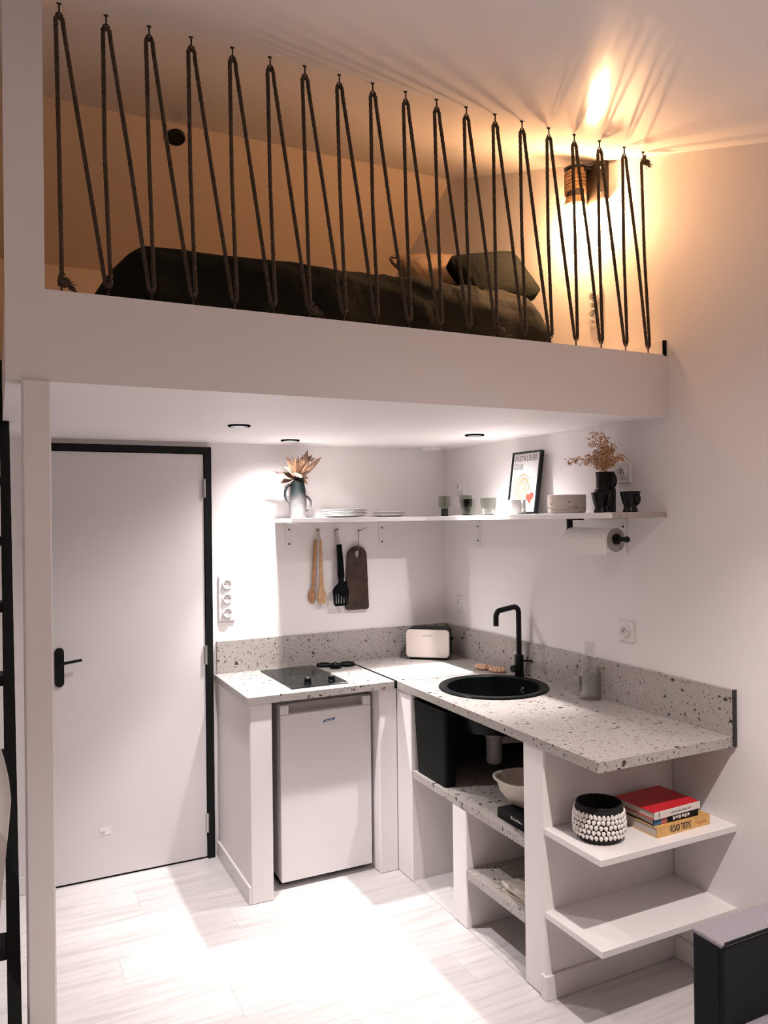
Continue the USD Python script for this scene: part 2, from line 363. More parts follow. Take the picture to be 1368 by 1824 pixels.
struct('pillar', bx(-2.237, -2.169, FY - 0.012, -1.61, 0, 2.042, 0.004), 'wall_paint')
struct('baseboard_right', bx(-0.012, 0, YF, -1.692, 0, 0.082, 0.002), 'white_laminate')
struct('baseboard_back', bx(XL, -2.17, -0.012, 0, 0, 0.082, 0.002), 'white_laminate')
bl = uniq('/World', 'baseboard_loft'); g = usdkit.mesh(stage, bl, bx(-0.014, 0, FY + 0.006, YB, LZ1, 2.334), M['white_laminate']); tag(g.GetPrim(), kind='structure'); _loc[bl] = np.zeros(3)
part(bl, 'end_trim', bx(-0.0145, 0, FY, FY + 0.006, LZ1, 2.335), 'black_plastic')

# door: white leaf in a black frame
def door():
    p = '/World/door_1'; x = UsdGeom.Xform.Define(stage, p); tag(x.GetPrim(), 'white flush door in a slim black frame left of the kitchenette', kind='structure'); _loc[p] = np.zeros(3)
    fr = (mbox(DX0, DX1, -0.022, 0.10, 0, DZ) - mbox(DX0 + 0.034, DX1 - 0.034, -0.1, 0.2, -0.1, DZ - 0.032))
    part(p, 'door_frame', fr, 'black_paint', smooth=False)
    part(p, 'door_leaf', bx(DX0 + 0.037, DX1 - 0.037, -0.014, 0.026, 0.009, DZ - 0.035, 0.002), 'door_paint')
    part(p, 'threshold', bx(DX0 + 0.034, DX1 - 0.034, -0.006, 0.10, -0.004, 0.005), 'black_plastic')
    h = part(p, 'door_handle', ext(rrect(-2.0675, -2.0275, 0.914, 1.092, 0.0199, 12), 0.009, 'xz', (0, -0.0135, 0)), 'black_metal')
    part(h, 'lever', [cyl((-2.0475, -0.014, 1.026), (-2.0475, -0.058, 1.026), 0.0085), tube([(-2.0475, -0.058, 1.026), (-2.03, -0.064, 1.0275), (-1.955, -0.064, 1.036)], [.0075, .0068, .0065], 12)], 'black_metal')
    for z in (1.822, 1.002, 0.178):
        hg = part(p, 'hinge', bx(-1.3885, -1.3705, -0.0185, -0.0135, z - 0.044, z + 0.044, 0.001), 'steel')
        part(hg, 'hinge_knuckle', cyl((-1.3785, -0.024, z - 0.046), (-1.3785, -0.024, z + 0.046), 0.0065, n=16), 'steel')
    t = part(p, 'door_label', bx(-1.879, -1.83, -0.0152, -0.0138, 0.205, 0.238), 'white_laminate', label='small pale plate low on the door')
    part(t, 'print', [bx(-1.877 + k * 0.011, -1.869 + k * 0.011, -0.0158, -0.0151, z, z + 0.009 + .004 * (k % 2)) for k in range(2) for z in (0.212,)], 'fridge_grey')
door()

# recessed spots under the loft and on the loft slope
def spot_fixture(name, label, loc, group):
    t = thing(name, label, 'spotlight', loc, group)
    part(t, 'bezel', lathe([(0.0345, -0.006), (0.043, -0.006), (0.0455, -0.002), (0.0455, 0.002), (0.0345, 0.002), (0.0345, -0.006)], 48), 'spot_black', local=True)
    part(t, 'reflector', lathe([(0.0350, 0.0), (0.0350, 0.036), (0.0, 0.036)], 40), 'spot_black', local=True)
    return t
sp = spot_fixture('ceiling_spotlight', 'round black recessed spotlight under the loft, nearest the door frame top', (SPOTS[0][0], SPOTS[0][1], LZ0), 'recessed spotlights under the loft')
dup(sp, (SPOTS[1][0], SPOTS[1][1], LZ0), 'round black recessed spotlight just above the grey two-handled vase', group='recessed spotlights under the loft')
dup(sp, (SPOTS[2][0], SPOTS[2][1], LZ0), 'round black recessed spotlight above the framed poster and glasses', group='recessed spotlights under the loft')
t = thing('smoke_detector', 'flat white round disc detector under the loft in the kitchen corner', 'smoke detector', (-0.135, -0.10, LZ0))
part(t, 'base_plate', lathe([(0, 0), (0.066, 0), (0.066, -0.006), (0, -0.006)][::-1], 48), 'white_plastic', local=True)
part(t, 'cover', lathe([(0, -0.018), (0.035, -0.018), (0.052, -0.014), (0.055, -0.006), (0, -0.006)], 48), 'white_plastic', local=True)
t = thing('loft_downlight', 'round black spot fixture on the loft slope above the bed foot', 'spotlight', (-1.505, -0.05, RZ - 0.5 * (0.062)))
dl = lathe([(0, -0.012), (0.030, -0.012), (0.038, -0.016), (0.044, -0.012), (0.044, 0.012), (0, 0.012)], 40)
dl.apply_transform(trimesh.transformations.rotation_matrix(-math.atan(0.5), [1, 0, 0])); part(t, 'housing', dl, 'black_metal', local=True)
dl = lathe([(0, -0.0125), (0.029, -0.0125), (0.029, -0.010), (0, -0.010)], 32); dl.apply_transform(trimesh.transformations.rotation_matrix(-math.atan(0.5), [1, 0, 0]))
part(t, 'lens', dl, 'black_glass', local=True)

# ------------------------------------------------------------------ kitchen base, worktops
WT0, WT1 = 0.866, 0.900
kb = thing('kitchen_unit', 'white plastered kitchen base unit with open niches under the terrazzo worktops', 'kitchen unit')
part(kb, 'side_panel', bx(-1.322, -1.222, -0.572, 0, 0, WT0, 0.004), 'plaster', label='plastered end panel beside the door')
part(kb, 'side_panel', bx(-0.697, -0.603, -0.562, 0, 0, WT0, 0.004), 'plaster')
part(kb, 'divider', bx(-0.603, 0, -0.702, -0.558, 0, WT0, 0.004), 'plaster')
part(kb, 'divider', bx(-0.603, 0, -1.168, -1.060, 0, 0.478, 0.004), 'plaster', label='low plastered divider under the middle terrazzo shelf')
part(kb, 'divider', bx(-0.606, 0, -1.684, -1.562, 0, WT0, 0.005), 'plaster', label='tall plastered end divider carrying the white shelves')
part(kb, 'niche_shelf', bx(-0.603, 0, -1.562, -0.702, 0.478, 0.511, 0.001), 'terrazzo', label='speckled terrazzo shelf below the sink')
part(kb, 'niche_shelf', bx(-0.605, 0, -1.562, -1.168, 0.207, 0.243, 0.001), 'terrazzo', label='speckled terrazzo shelf in the lower niche')
part(kb, 'niche_back', bx(-0.006, 0, -1.562, -0.702, 0.511, WT0), 'niche_shade', label='added dark sheet for the shade at the back of the sink niche')  # added sheet, carries the niche shade in its colour
part(kb, 'niche_lining', bx(-0.560, -0.006, -0.708, -0.702, 0.511, WT0), 'niche_shade', label='added dark sheet for the shade at the left of the sink niche')  # second added sheet, painted shade on the side of the niche
part(kb, 'niche_floor', bx(-0.600, 0, -1.562, -0.702, 0, 0.004, 0.001), 'planks')
part(kb, 'base_trim', bx(-1.333, -1.322, -0.572, -0.022, 0, 0.078, 0.002), 'white_laminate')
part(kb, 'base_trim', [bx(-0.606, 0, -1.696, -1.684, 0, 0.084, 0.002), bx(-0.614, -0.606, -1.696, -1.664, 0, 0.084, 0.002)], 'white_laminate')

solo('left_worktop', bx(-1.336, -0.6255, -0.586, 0, WT0, WT1, 0.0012), 'terrazzo', 'short speckled terrazzo worktop carrying the hob above the fridge', 'worktop', smooth=False)
SX, SY, SR = -0.297, -0.920, 0.246
def slab_cut(x0, x1, y0, y1, z0, z1, r):
    return mbox(x0, x1, y0, y1, z0, z1) - Manifold.cylinder(0.2, r, r, 72).translate([SX, SY, z0 - 0.05])
rw = thing('right_worktop', 'long speckled terrazzo worktop with the black sink along the right wall', 'worktop')
part(rw, 'slab', slab_cut(-0.6155, 0, -1.971, 0, WT0, WT1, 0.225), 'terrazzo', smooth=False)
part(rw, 'joint_strip', bx(-0.6255, -0.6145, -0.5890, -0.0, WT0 - 0.0005, WT1 + 0.0014), 'black_plastic', label='black joint strip between the two worktops')
solo('back_splashback', bx(-1.323, -0.016, -0.016, 0, WT1, 1.062, 0.0008), 'terrazzo', 'terrazzo upstand on the back wall behind the hob', 'splashback', smooth=False)
rs = thing('right_splashback', 'long terrazzo upstand on the right wall behind the sink and carafe', 'splashback')
part(rs, 'panel', bx(-0.016, 0, -1.971, -0.0, WT1, 1.062, 0.0008), 'terrazzo', smooth=False)
part(rs, 'end_strip', bx(-0.0165, 0, -1.976, -1.971, WT0, 1.063), 'end_dark')

ws = thing('white_shelf', 'upper white shelf below the worktop end, holding the shell basket and books', 'shelf', (0, 0, 0), 'white shelves at the worktop end')
part(ws, 'board', bx(-0.607, 0, -1.970, -1.684, 0.570, 0.592, 0.001), 'white_laminate')
ws = thing('white_shelf', 'lower white shelf near the floor at the worktop end, empty', 'shelf', (0, 0, 0), 'white shelves at the worktop end')
part(ws, 'board', bx(-0.607, 0, -1.970, -1.684, 0.283, 0.305, 0.001), 'white_laminate')

# ------------------------------------------------------------------ fridge
def fridge():
    t = thing('fridge', 'small white under-counter fridge with a grip rail along its top edge', 'fridge', (-0.94, -0.26, 0))
    x0, x1, fy = -1.163, -0.712, -0.505
    part(t, 'cabinet', bx(x0 + 0.004, x1 - 0.004, fy + 0.055, -0.03, 0.028, 0.832, 0.006), 'fridge_grey')
    part(t, 'plinth', bx(x0 + 0.012, x1 - 0.012, fy + 0.06, -0.06, 0.0, 0.03), 'black_plastic')  # added black block, stands in for the shadow gap under the door
    d = part(t, 'door', rbox(x0, x1, fy, fy + 0.045, 0.030, 0.787, 0.007), 'fridge_white')
    part(t, 'gasket', bx(x0 + 0.008, x1 - 0.008, fy + 0.045, fy + 0.056, 0.036, 0.82), 'dark_hole')
    part(d, 'badge', ext(Polygon([(-0.958, 0.729), (-0.902, 0.735), (-0.895, 0.745), (-0.951, 0.739)]), 0.0015, 'xz', (0, fy, 0)), 'badge_blue', label='small slanted blue badge')
    part(d, 'badge_stripe', ext(Polygon([(-0.948, 0.7325), (-0.910, 0.7365), (-0.907, 0.7395), (-0.945, 0.7355)]), 0.0004, 'xz', (0, fy - 0.0015, 0)), 'white_plastic')
    for xa, xb in ((x0, x0 + 0.042), (x1 - 0.042, x1)): part(d, 'grip_cap', rbox(xa, xb, fy + 0.002, fy + 0.045, 0.785, 0.828, 0.005), 'fridge_white')
    pr = Polygon([(0.028, 0.787), (0.045, 0.787), (0.045, 0.826), (0.034, 0.826)])
    m = trimesh.creation.extrude_polygon(pr, x1 - x0 - 0.08, engine='earcut'); v = m.vertices
    m.vertices = np.c_[x0 + 0.04 + v[:, 2], fy + v[:, 0], v[:, 1]]; m.fix_normals()
    part(d, 'grip_recess', m, 'fridge_grey', label='grey recessed grip channel')
    for x in (x0 + 0.04, x1 - 0.04): part(t, 'foot', cyl((x, fy + 0.07, 0), (x, fy + 0.07, 0.03), 0.014, n=16), 'black_plastic')
fridge()

# ------------------------------------------------------------------ hob and what lies beside it
h = thing('hob', 'black glass two-zone hob with two knobs set in the left worktop', 'hob', (-0.972, -0.285, WT1))
part(h, 'glass_plate', bx(-1.114, -0.832, -0.522, -0.052, WT1, WT1 + 0.006, 0.0015), 'black_glass')
for y, r in ((-0.16, 0.082), (-0.335, 0.066)):
    part(h, 'cooking_zone', lathe([(r - 0.003, 0.0), (r, 0.0), (r, 0.0003), (r - 0.003, 0.0003), (r - 0.003, 0)], 48, (-0.972, y, WT1 + 0.006)), 'zone_print')
for x, y in ((-1.010, -0.452), (-0.893, -0.458)):
    k = part(h, 'knob', lathe([(0.019, 0), (0.019, 0.004), (0.0165, 0.006), (0.0155, 0.022), (0.013, 0.024), (0, 0.024)], 28, (x, y, WT1 + 0.006)), 'black_plastic')
    part(k, 'pointer', bx(x - 0.0025, x + 0.0025, y - 0.014, y + 0.014, WT1 + 0.0295, WT1 + 0.034, 0.001), 'chrome')
for i, (x, y, r, hh, lab) in enumerate(((-0.782, -0.082, 0.040, 0.010, 'flat black pan trivet nearest the hob, against the upstand'), (-0.748, -0.158, 0.031, 0.020, 'thicker black round trivet with a steel knob, in front of the other two'),
                                     (-0.668, -0.125, 0.041, 0.012, 'flat black pan trivet beside the worktop joint strip'))):
    tt = thing('pan_trivet', lab, 'trivet', (x, y, WT1), 'black trivets behind the hob')
    part(tt, 'disc', lathe([(0, 0), (r - 0.003, 0), (r, 0.003), (r, hh - 0.003), (r - 0.004, hh), (r * 0.5, hh - 0.002), (0, hh - 0.002)], 36), 'black_plastic', local=True)
    part(tt, 'rim', lathe([(r - 0.006, hh - 0.002), (r - 0.002, hh - 0.0005), (r - 0.004, hh + 0.003), (r - 0.008, hh + 0.001), (r - 0.006, hh - 0.002)], 36), 'black_metal', local=True)
    if i == 1: part(tt, 'knob', lathe([(0, hh - 0.002), (0.006, hh - 0.002), (0.005, hh + 0.006), (0.008, hh + 0.011), (0, hh + 0.013)], 20), 'chrome', local=True)

# ------------------------------------------------------------------ toaster
def toaster():
    t = thing('toaster', 'cream fronted two-slot toaster with a dark body in the worktop corner', 'toaster', (-0.190, -0.150, WT1), rotz=-40.0)
    w, hh, d = 0.236, 0.162, 0.13
    part(t, 'body', rbox(-w / 2 + 0.006, w / 2 - 0.006, -d / 2 + 0.012, d / 2, 0.010, hh + 0.004, 0.014), 'black_plastic', local=True)
    f = ext(rrect(-w / 2, w / 2, 0.012, hh, 0.022, 10), 0.012, 'xz', (0, -d / 2 + 0.014, 0)); f2 = ext(rrect(-w / 2 + 0.004, w / 2 - 0.004, 0.016, hh - 0.004, 0.018, 10), 0.016, 'xz', (0, -d / 2 + 0.014, 0))
    fp = part(t, 'front_panel', trimesh.convex.convex_hull(np.vstack([f.vertices, f2.vertices])), 'cream_enamel', local=True, smooth=50)
    part(fp, 'print', bx(-0.026, 0.026, -d / 2 - 0.0026, -d / 2 - 0.0018, hh - 0.034, hh - 0.031), 'grey_ink', local=True)
    for y in (-0.012, 0.024): part(t, 'slot', bx(-0.075, 0.075, y - 0.010, y + 0.010, hh + 0.0035, hh + 0.0052), 'dark_hole', local=True)
    part(t, 'lever', rbox(w / 2 - 0.012, w / 2 + 0.014, -0.012, 0.012, 0.105, 0.118, 0.004), 'black_plastic', local=True)
    part(t, 'base', bx(-w / 2 + 0.016, w / 2 - 0.016, -d / 2 + 0.014, d / 2 - 0.01, 0, 0.012), 'black_plastic', local=True)
toaster()
solo('chopping_board', ext(rrect(-0.538, -0.200, -0.622, -0.300, 0.03, 8), 0.004, 'xy', (0, 0, WT1 + 0.0006)), 'white_laminate', 'thin white glass worktop saver board between joint strip and sink', 'chopping board')

# ------------------------------------------------------------------ sink, tap, beads, carafe
s = thing('sink', 'round black composite sink set in the long worktop', 'sink', (SX, SY, WT1))
part(s, 'bowl', lathe([(0.218, -0.01), (0.214, -0.09), (0.190, -0.165), (0.05, -0.186), (0.024, -0.188), (0.024, -0.18), (0.05, -0.178), (0.180, -0.157), (0.203, -0.09), (0.2075, 0.004), (0.212, 0.008), (0.236, 0.010), (SR - 0.003, 0.009), (SR, 0.005), (SR, 0.0), (0.218, 0.0), (0.218, -0.01)], 96), 'black_stone', local=True)
part(s, 'drain', lathe([(0, -0.184), (0.024, -0.184), (0.024, -0.178), (0.010, -0.176), (0, -0.177)], 32), 'chrome', local=True)
a = math.atan2(-0.35, 0.94)
part(s, 'overflow', lathe_axis([(0, 0), (0.015, 0), (0.015, 0.003), (0.009, 0.004), (0.008, 0.002), (0, 0.002)], (0.2045 * math.cos(0.25), 0.2045 * math.sin(0.25), -0.045), (-math.cos(0.25), -math.sin(0.25), 0.05), 24), 'chrome', local=True)
pp = thing('drain_pipe', 'pale plastic trap hanging under the sink in the dark niche', 'drain pipe', (SX, SY, 0.512))
part(pp, 'trap_body', lathe([(0, 0.045), (0.030, 0.050), (0.036, 0.065), (0.036, 0.16), (0.040, 0.165), (0.040, 0.185), (0.03, 0.19), (0.024, 0.20), (0, 0.20)], 28), 'pipe_plastic', local=True)
part(pp, 'outlet_pipe', tube(smoothpath([(0.02, -0.01, 0.15), (0.10, -0.03, 0.15), (0.2, -0.05, 0.14), (0.296, -0.07, 0.13)]), 0.018, 14), 'pipe_plastic', local=True)
def tap():
    t = thing('kitchen_tap', 'tall matt black kitchen tap behind the sink', 'tap', (-0.052, -0.777, WT1))
    part(t, 'base', lathe([(0, 0), (0.026, 0), (0.026, 0.006), (0.0215, 0.008), (0.0215, 0.100), (0.020, 0.102), (0, 0.102)], 36), 'black_metal', local=True)
    u = np.array([-0.955, -0.17, -0.10]); u /= np.linalg.norm(u)
    z1 = 0.338; P = [(0, 0, 0.10), (0, 0, 0.2), (0, 0, z1 - 0.035)]
    c = np.array([0, 0, z1 - 0.035]) + 0.035 * u; P += arc(c, 0.035, PI, PI / 2, 9, u, (0, 0, 1))[1:]
    e = np.array([0, 0, z1]) + u * 0.125
    P += [e]
    c2 = e + np.array([0, 0, -0.026]); P += arc(c2, 0.026, PI / 2, 0, 8, u, (0, 0, 1))[1:]
    P += [P[-1] + np.array([0, 0, -0.042])]
    part(t, 'spout', tube(P, 0.0125, 20), 'black_metal', local=True)
    part(t, 'handle', [cyl((-0.015, -0.004, 0.040), (-0.046, -0.010, 0.040), 0.0165, n=28), tube([(0.012, 0, 0.072), (0.03, -0.03, 0.076), (0.034, -0.058, 0.079)], [0.005, 0.0045, 0.004], 10)], 'black_metal', local=True)
tap()
t = thing('bead_garland', 'coiled wooden bead garland on the worktop left of the tap', 'bead garland', (-0.085, -0.595, WT1))
rnd = random.Random(2)
sph = trimesh.creation.icosphere(2, 0.0098); k = 0
for cx, cy, n, r in ((-0.022, 0.048, 15, 0.034), (-0.022, 0.048, 7, 0.014), (0.000, -0.045, 15, 0.034), (0.0, -0.045, 7, 0.014)):
    for i in range(n):
        b = sph.copy(); an = 2 * PI * i / n + rnd.random() * 0.2
        b.apply_translation((cx + r * 0.9 * math.cos(an), cy + r * 1.15 * math.sin(an), 0.0098 + (0.004 if r < 0.02 else 0.0) + rnd.random() * 0.001)); part(t, 'bead', b, 'bead_wood', local=True)
c = thing('carafe', 'clear glass carafe with a slim neck against the right upstand', 'carafe', (-0.068, -1.300, WT1))
part(c, 'glass_body', lathe([(0, 0), (0.044, 0), (0.047, 0.004), (0.0465, 0.10), (0.044, 0.118), (0.030, 0.142), (0.0225, 0.155), (0.021, 0.17), (0.0205, 0.235), (0.0222, 0.240), (0.0205, 0.240), (0.0185, 0.235), (0.019, 0.17), (0.0205, 0.155), (0.028, 0.140), (0.042, 0.117), (0.0445, 0.10), (0.045, 0.010), (0, 0.008)], 48), 'clear_glass', local=True, smooth=50)
part(c, 'water', lathe([(0, 0.009), (0.0435, 0.0115), (0.0437, 0.095), (0.0405, 0.1165), (0, 0.1165)], 48), 'water_glass', local=True)

# ------------------------------------------------------------------ corner wall shelf and what stands on it
SD, ST, SE = 0.270, 0.022, -1.668
def zs(y): return 1.667 + 0.0095 * (-y)          # the long board climbs a little towards the room
def sheared(m):
    m = tri(m).copy(); m.vertices[:, 2] += 0.0095 * (-m.vertices[:, 1]); return m
sh = thing('wall_shelf', 'long white corner shelf on metal brackets along both walls', 'shelf', (0, 0, 0))
part(sh, 'board', sheared(bx(-1.012, -SD, -SD, 0, 1.667 - ST, 1.667, 0.001)), 'white_laminate', smooth=False)
part(sh, 'board', sheared(bx(-SD, 0, SE + 0.001, 0, 1.667 - ST, 1.667, 0.001)), 'white_laminate', smooth=False)
part(sh, 'end_strip', sheared(bx(-SD, 0, SE, SE + 0.001, 1.667 - ST, 1.667)), 'shelf_end_shade', smooth=False, label='end of the long shelf board, greyed as its unlit side')  # shade of the unlit end painted as a grey skin
for kx in (-0.940, -0.404):
    b = part(sh, 'bracket', [bx(kx - 0.014, kx + 0.014, -0.0045, 0, 1.503, 1.644, 0.001), bx(kx - 0.014, kx + 0.014, -0.19, 0, 1.6405, 1.645, 0.001)], 'white_plastic')
    for z in (1.535, 1.61): part(b, 'screw', lathe_axis([(0, 0), (0.005, 0), (0.004, 0.002), (0, 0.0025)], (kx + 0.004, -0.0045, z), (0, -1, 0), 14), 'iron')
for ky in (-0.356, -1.44):
    b = part(sh, 'bracket', [bx(-0.0045, 0, ky - 0.014, ky + 0.014, 1.503 - 0.0095 * ky, 1.6437 - 0.0095 * ky, 0.001), bx(-0.19, 0, ky - 0.014, ky + 0.014, 1.6402 - 0.0095 * ky, 1.6447 - 0.0095 * ky, 0.001)], 'white_plastic')
    for z in (1.535, 1.61): part(b, 'screw', lathe_axis([(0, 0), (0.005, 0), (0.004, 0.002), (0, 0.0025)], (-0.0045, ky + 0.003, z - 0.0095 * ky), (-1, 0, 0), 14), 'iron')

def leaf(p, d, length, width, bend=0.3, roll=0.0, n=7):
    """a thin curved leaf from p along d, closed on both sides"""
    d = np.array(d, float); d /= np.linalg.norm(d); s = np.cross(d, [0.02, 0.03, 1.0]); s /= np.linalg.norm(s); u = np.cross(s, d)
    s, u = s * math.cos(roll) + u * math.sin(roll), u * math.cos(roll) - s * math.sin(roll)
    V = []; t = 0.0006
    for side in (t, -t):
        for k in range(n):
            f = k / (n - 1); w = width * math.sin(PI * min(0.999, f * 0.92 + 0.06)) ** 0.8 * 0.5
            c = np.array(p) + d * length * f - np.array([0, 0, 1.0]) * bend * length * f * f
            V += [c - s * w + u * (side + 0.2 * w), c + u * side, c + s * w + u * (side + 0.2 * w)]
    Fc = []; q = 3 * n
    for k in range(n - 1):
        for j in (0, 1):
            a, b, e, g = 3 * k + j, 3 * k + j + 1, 3 * k + j + 4, 3 * k + j + 3
            Fc += [(a, b, e), (a, e, g), (q + a, q + e, q + b), (q + a, q + g, q + e)]
        for j in (0, 2):
            a, g = 3 * k + j, 3 * k + j + 3; z = [(a, g, q + g), (a, q + g, q + a)]; Fc += z if j == 0 else [t_[::-1] for t_ in z]
    return trimesh.Trimesh(np.array(V), np.array(Fc), process=False)

# grey two-handled vase with dried flowers
VX, VY = -0.930, -0.125; VZ = zs(VY)
v = thing('two_handled_vase', 'tall vase fading from dark green-black to pale grey with two staggered handles', 'vase', (VX, VY, VZ))
part(v, 'vase_body', lathe([(0, 0), (0.036, 0), (0.039, 0.004), (0.044, 0.06), (0.0445, 0.085), (0.039, 0.145), (0.032, 0.185), (0.0315, 0.205), (0.0265, 0.206), (0.027, 0.185), (0.033, 0.14), (0.039, 0.085), (0.034, 0.01), (0, 0.008)], 48), 'vase_glaze', local=True, smooth=50)
def earhandle(c, r, sy, side, rr=0.0065):
    return tube([np.array(c) + np.array([side * (math.cos(a_) * r), 0, math.sin(a_) * r * sy]) for a_ in np.linspace(PI / 2, -PI / 2, 16)], rr, 12)
part(v, 'handle', earhandle((-0.036, 0, 0.125), 0.032, 1.35, -1), 'vase_glaze', local=True, smooth=60)
part(v, 'handle', earhandle((0.037, 0, 0.072), 0.034, 1.15, 1), 'vase_glaze', local=True, smooth=60)
rnd = random.Random(11)
def bouquet_a():
    o = np.array([VX, VY, VZ + 0.195])
    t = thing('dried_bouquet', 'dried brown protea with papery leaves in the grey two-handled vase', 'dried flowers', tuple(o))
    st = []
    for dx, dz in ((0.004, 0.06), (-0.02, 0.07), (0.035, 0.10), (-0.012, 0.05)): st.append(tube(smoothpath([(VX + dx * .2, VY, VZ + 0.10), (VX + dx * .5, VY, VZ + 0.2), (VX + dx, VY, VZ + 0.19 + dz)]), 0.0018, 6))
    part(t, 'stem', st, 'dried_brown')
    head = np.array([VX + 0.008, VY, VZ + 0.215])
    hd = []
    for k in range(90):
        a_, e = rnd.random() * 2 * PI, rnd.uniform(0.15, 1.0); d = np.array([math.cos(a_) * (1 - e * .75), math.sin(a_) * (1 - e * .75), 0.35 + e * 0.8])
        hd.append(leaf(head + d * 0.004, d, rnd.uniform(0.060, 0.098), 0.010, -0.05, rnd.random() * 3, 4))
    part(t, 'protea_head', hd, 'dried_brown', label='large dried brown protea head')
    for k, (dx, dz, L, w, mt, bend) in enumerate(((-0.6, 0.55, 0.075, 0.040, 'dried_pink', 0.1), (-0.9, 0.25, 0.07, 0.036, 'dried_pink', 0.2), (-0.75, -0.05, 0.065, 0.034, 'dried_pink', 0.35), (0.7, 1.1, 0.125, 0.040, 'dried_pink', 0.05), (0.95, 0.95, 0.12, 0.03, 'dried_pink', 0.0), (0.35, 1.3, 0.115, 0.03, 'dried_pink', 0.0),
                                       (-0.35, 0.9, 0.09, 0.034, 'dried_pink', 0.0), (0.8, 0.35, 0.05, 0.022, 'dried_pink', 0.4), (-0.15, 1.2, 0.10, 0.03, 'dried_brown', 0.0), (-1.2, 0.45, 0.105, 0.014, 'dried_dark', 0.1), (-1.2, 0.62, 0.095, 0.012, 'dried_dark', 0.25), (0.6, -0.2, 0.045, 0.016, 'dried_brown', 0.3))):
        part(t, 'dried_leaf', leaf((VX + (0.012 if dx > 0 else -0.012), VY - 0.006 * (k % 3), VZ + 0.205), (dx, -0.25 + 0.2 * (k % 4), dz), L * 1.25, w * 1.1, bend, 0.9 + 0.25 * (k % 3)), mt, smooth=60)
    tuft = [leaf((VX + 0.055 + rnd.uniform(-.02, .02), VY + rnd.uniform(-.012, .012), VZ + 0.285 + rnd.uniform(-.012, .02)), (rnd.uniform(-1, 1), rnd.uniform(-.6, .6), rnd.uniform(-.3, 1)), 0.03, 0.014, 0.1, rnd.random() * 3, 4) for k in range(26)]
    part(t, 'flower_tuft', tuft, 'dried_pink')
    pet = lathe([(0, -0.006), (0.020, -0.004), (0.026, 0.004), (0.018, 0.012), (0, 0.014)], 24); pet.vertices *= (1.0, 0.7, 0.8)
    pet.apply_transform(trimesh.transformations.rotation_matrix(0.4, [0, 1, 0])); pet.apply_translation((VX - 0.012, VY - 0.034, VZ + 0.213))
    part(t, 'pale_petal', pet, 'cream_petal', label='large pale petal over the vase rim', smooth=60)
bouquet_a()

def plate_stack(cx, cy, r, n, dz, labels, group):
    prof = [(0, 0), (r * 0.6, 0), (r * 0.62, 0.002), (r * 0.98, 0.0125), (r, 0.0135), (r * 0.985, 0.0155), (r * 0.62, 0.006), (r * 0.58, 0.0045), (0, 0.0045)]
    first = None
    for k in range(n):
        loc = (cx + 0.001 * (k % 2), cy, zs(cy) + 0.0008 + k * dz)
        if first is None:
            first = thing('plate', labels[k], 'plate', loc, group); part(first, 'plate_body', lathe(prof, 56), 'porcelain', local=True, smooth=40)
            part(first, 'foot_ring', lathe([(r * 0.45, 0.0), (r * 0.5, -0.0006), (r * 0.52, 0.0), (r * 0.45, 0.0)], 40), 'porcelain', local=True)
        else: dup(first, loc, labels[k], group=group)
plate_stack(-0.672, -0.122, 0.120, 5, 0.0072, [f'{o} cream dinner plate of the taller stack beside the grey vase' for o in ('lowest', 'second-lowest', 'middle', 'second-highest', 'topmost')], 'dinner plates on the corner shelf')
plate_stack(-0.412, -0.120, 0.092, 3, 0.0072, [f'{o} small cream plate of the low stack near the room corner' for o in ('lowest', 'middle', 'topmost')], 'side plates on the corner shelf')

def goblet(loc, label):
    g_ = thing('goblet', label, 'glass', loc, 'footed smoked glasses')
    prof = [(0.019, 0.040), (0.028, 0.046), (0.0325, 0.058), (0.0335, 0.108), (0.0322, 0.108), (0.0312, 0.058), (0.026, 0.048), (0.017, 0.044), (0, 0.043)]
    m = lathe([(0, 0.040)] + prof, 40); rr = np.hypot(m.vertices[:, 0], m.vertices[:, 1]); an = np.arctan2(m.vertices[:, 1], m.vertices[:, 0])
    m.vertices[:, :2] *= (1 + 0.02 * np.cos(20 * an) * (rr > 0.02))[:, None]
    part(g_, 'cup', m, 'smoke_glass', local=True, smooth=60)
    part(g_, 'foot', lathe([(0, 0), (0.0195, 0), (0.0205, 0.003), (0.0195, 0.020), (0.0205, 0.037), (0.019, 0.041), (0, 0.041)], 36), 'black_glass', local=True)
goblet((-0.150, -0.258, zs(-0.258)), 'footed smoked glass with a black base, nearest the room corner')
goblet((-0.082, -0.362, zs(-0.362)), 'footed smoked glass half hidden behind the left tumbler')
def tumbler(loc, label):
    g_ = thing('tumbler', label, 'glass', loc, 'smoked glass tumblers')
    part(g_, 'cup', lathe([(0, 0.004), (0.022, 0.004), (0.028, 0.010), (0.036, 0.032), (0.039, 0.055), (0.0395, 0.085), (0.0383, 0.085), (0.0375, 0.055), (0.0345, 0.033), (0.027, 0.013), (0, 0.010)], 44), 'smoke_glass', local=True, smooth=60)
    part(g_, 'base', lathe([(0, 0), (0.023, 0), (0.026, 0.003), (0.023, 0.006), (0, 0.006)], 36), 'smoke_glass_dark', local=True)
tumbler((-0.150, -0.488, zs(-0.488)), 'round smoked glass tumbler in front of the hidden footed glass')
tumbler((-0.150, -0.676, zs(-0.676)), 'round smoked glass tumbler standing alone left of the poster')

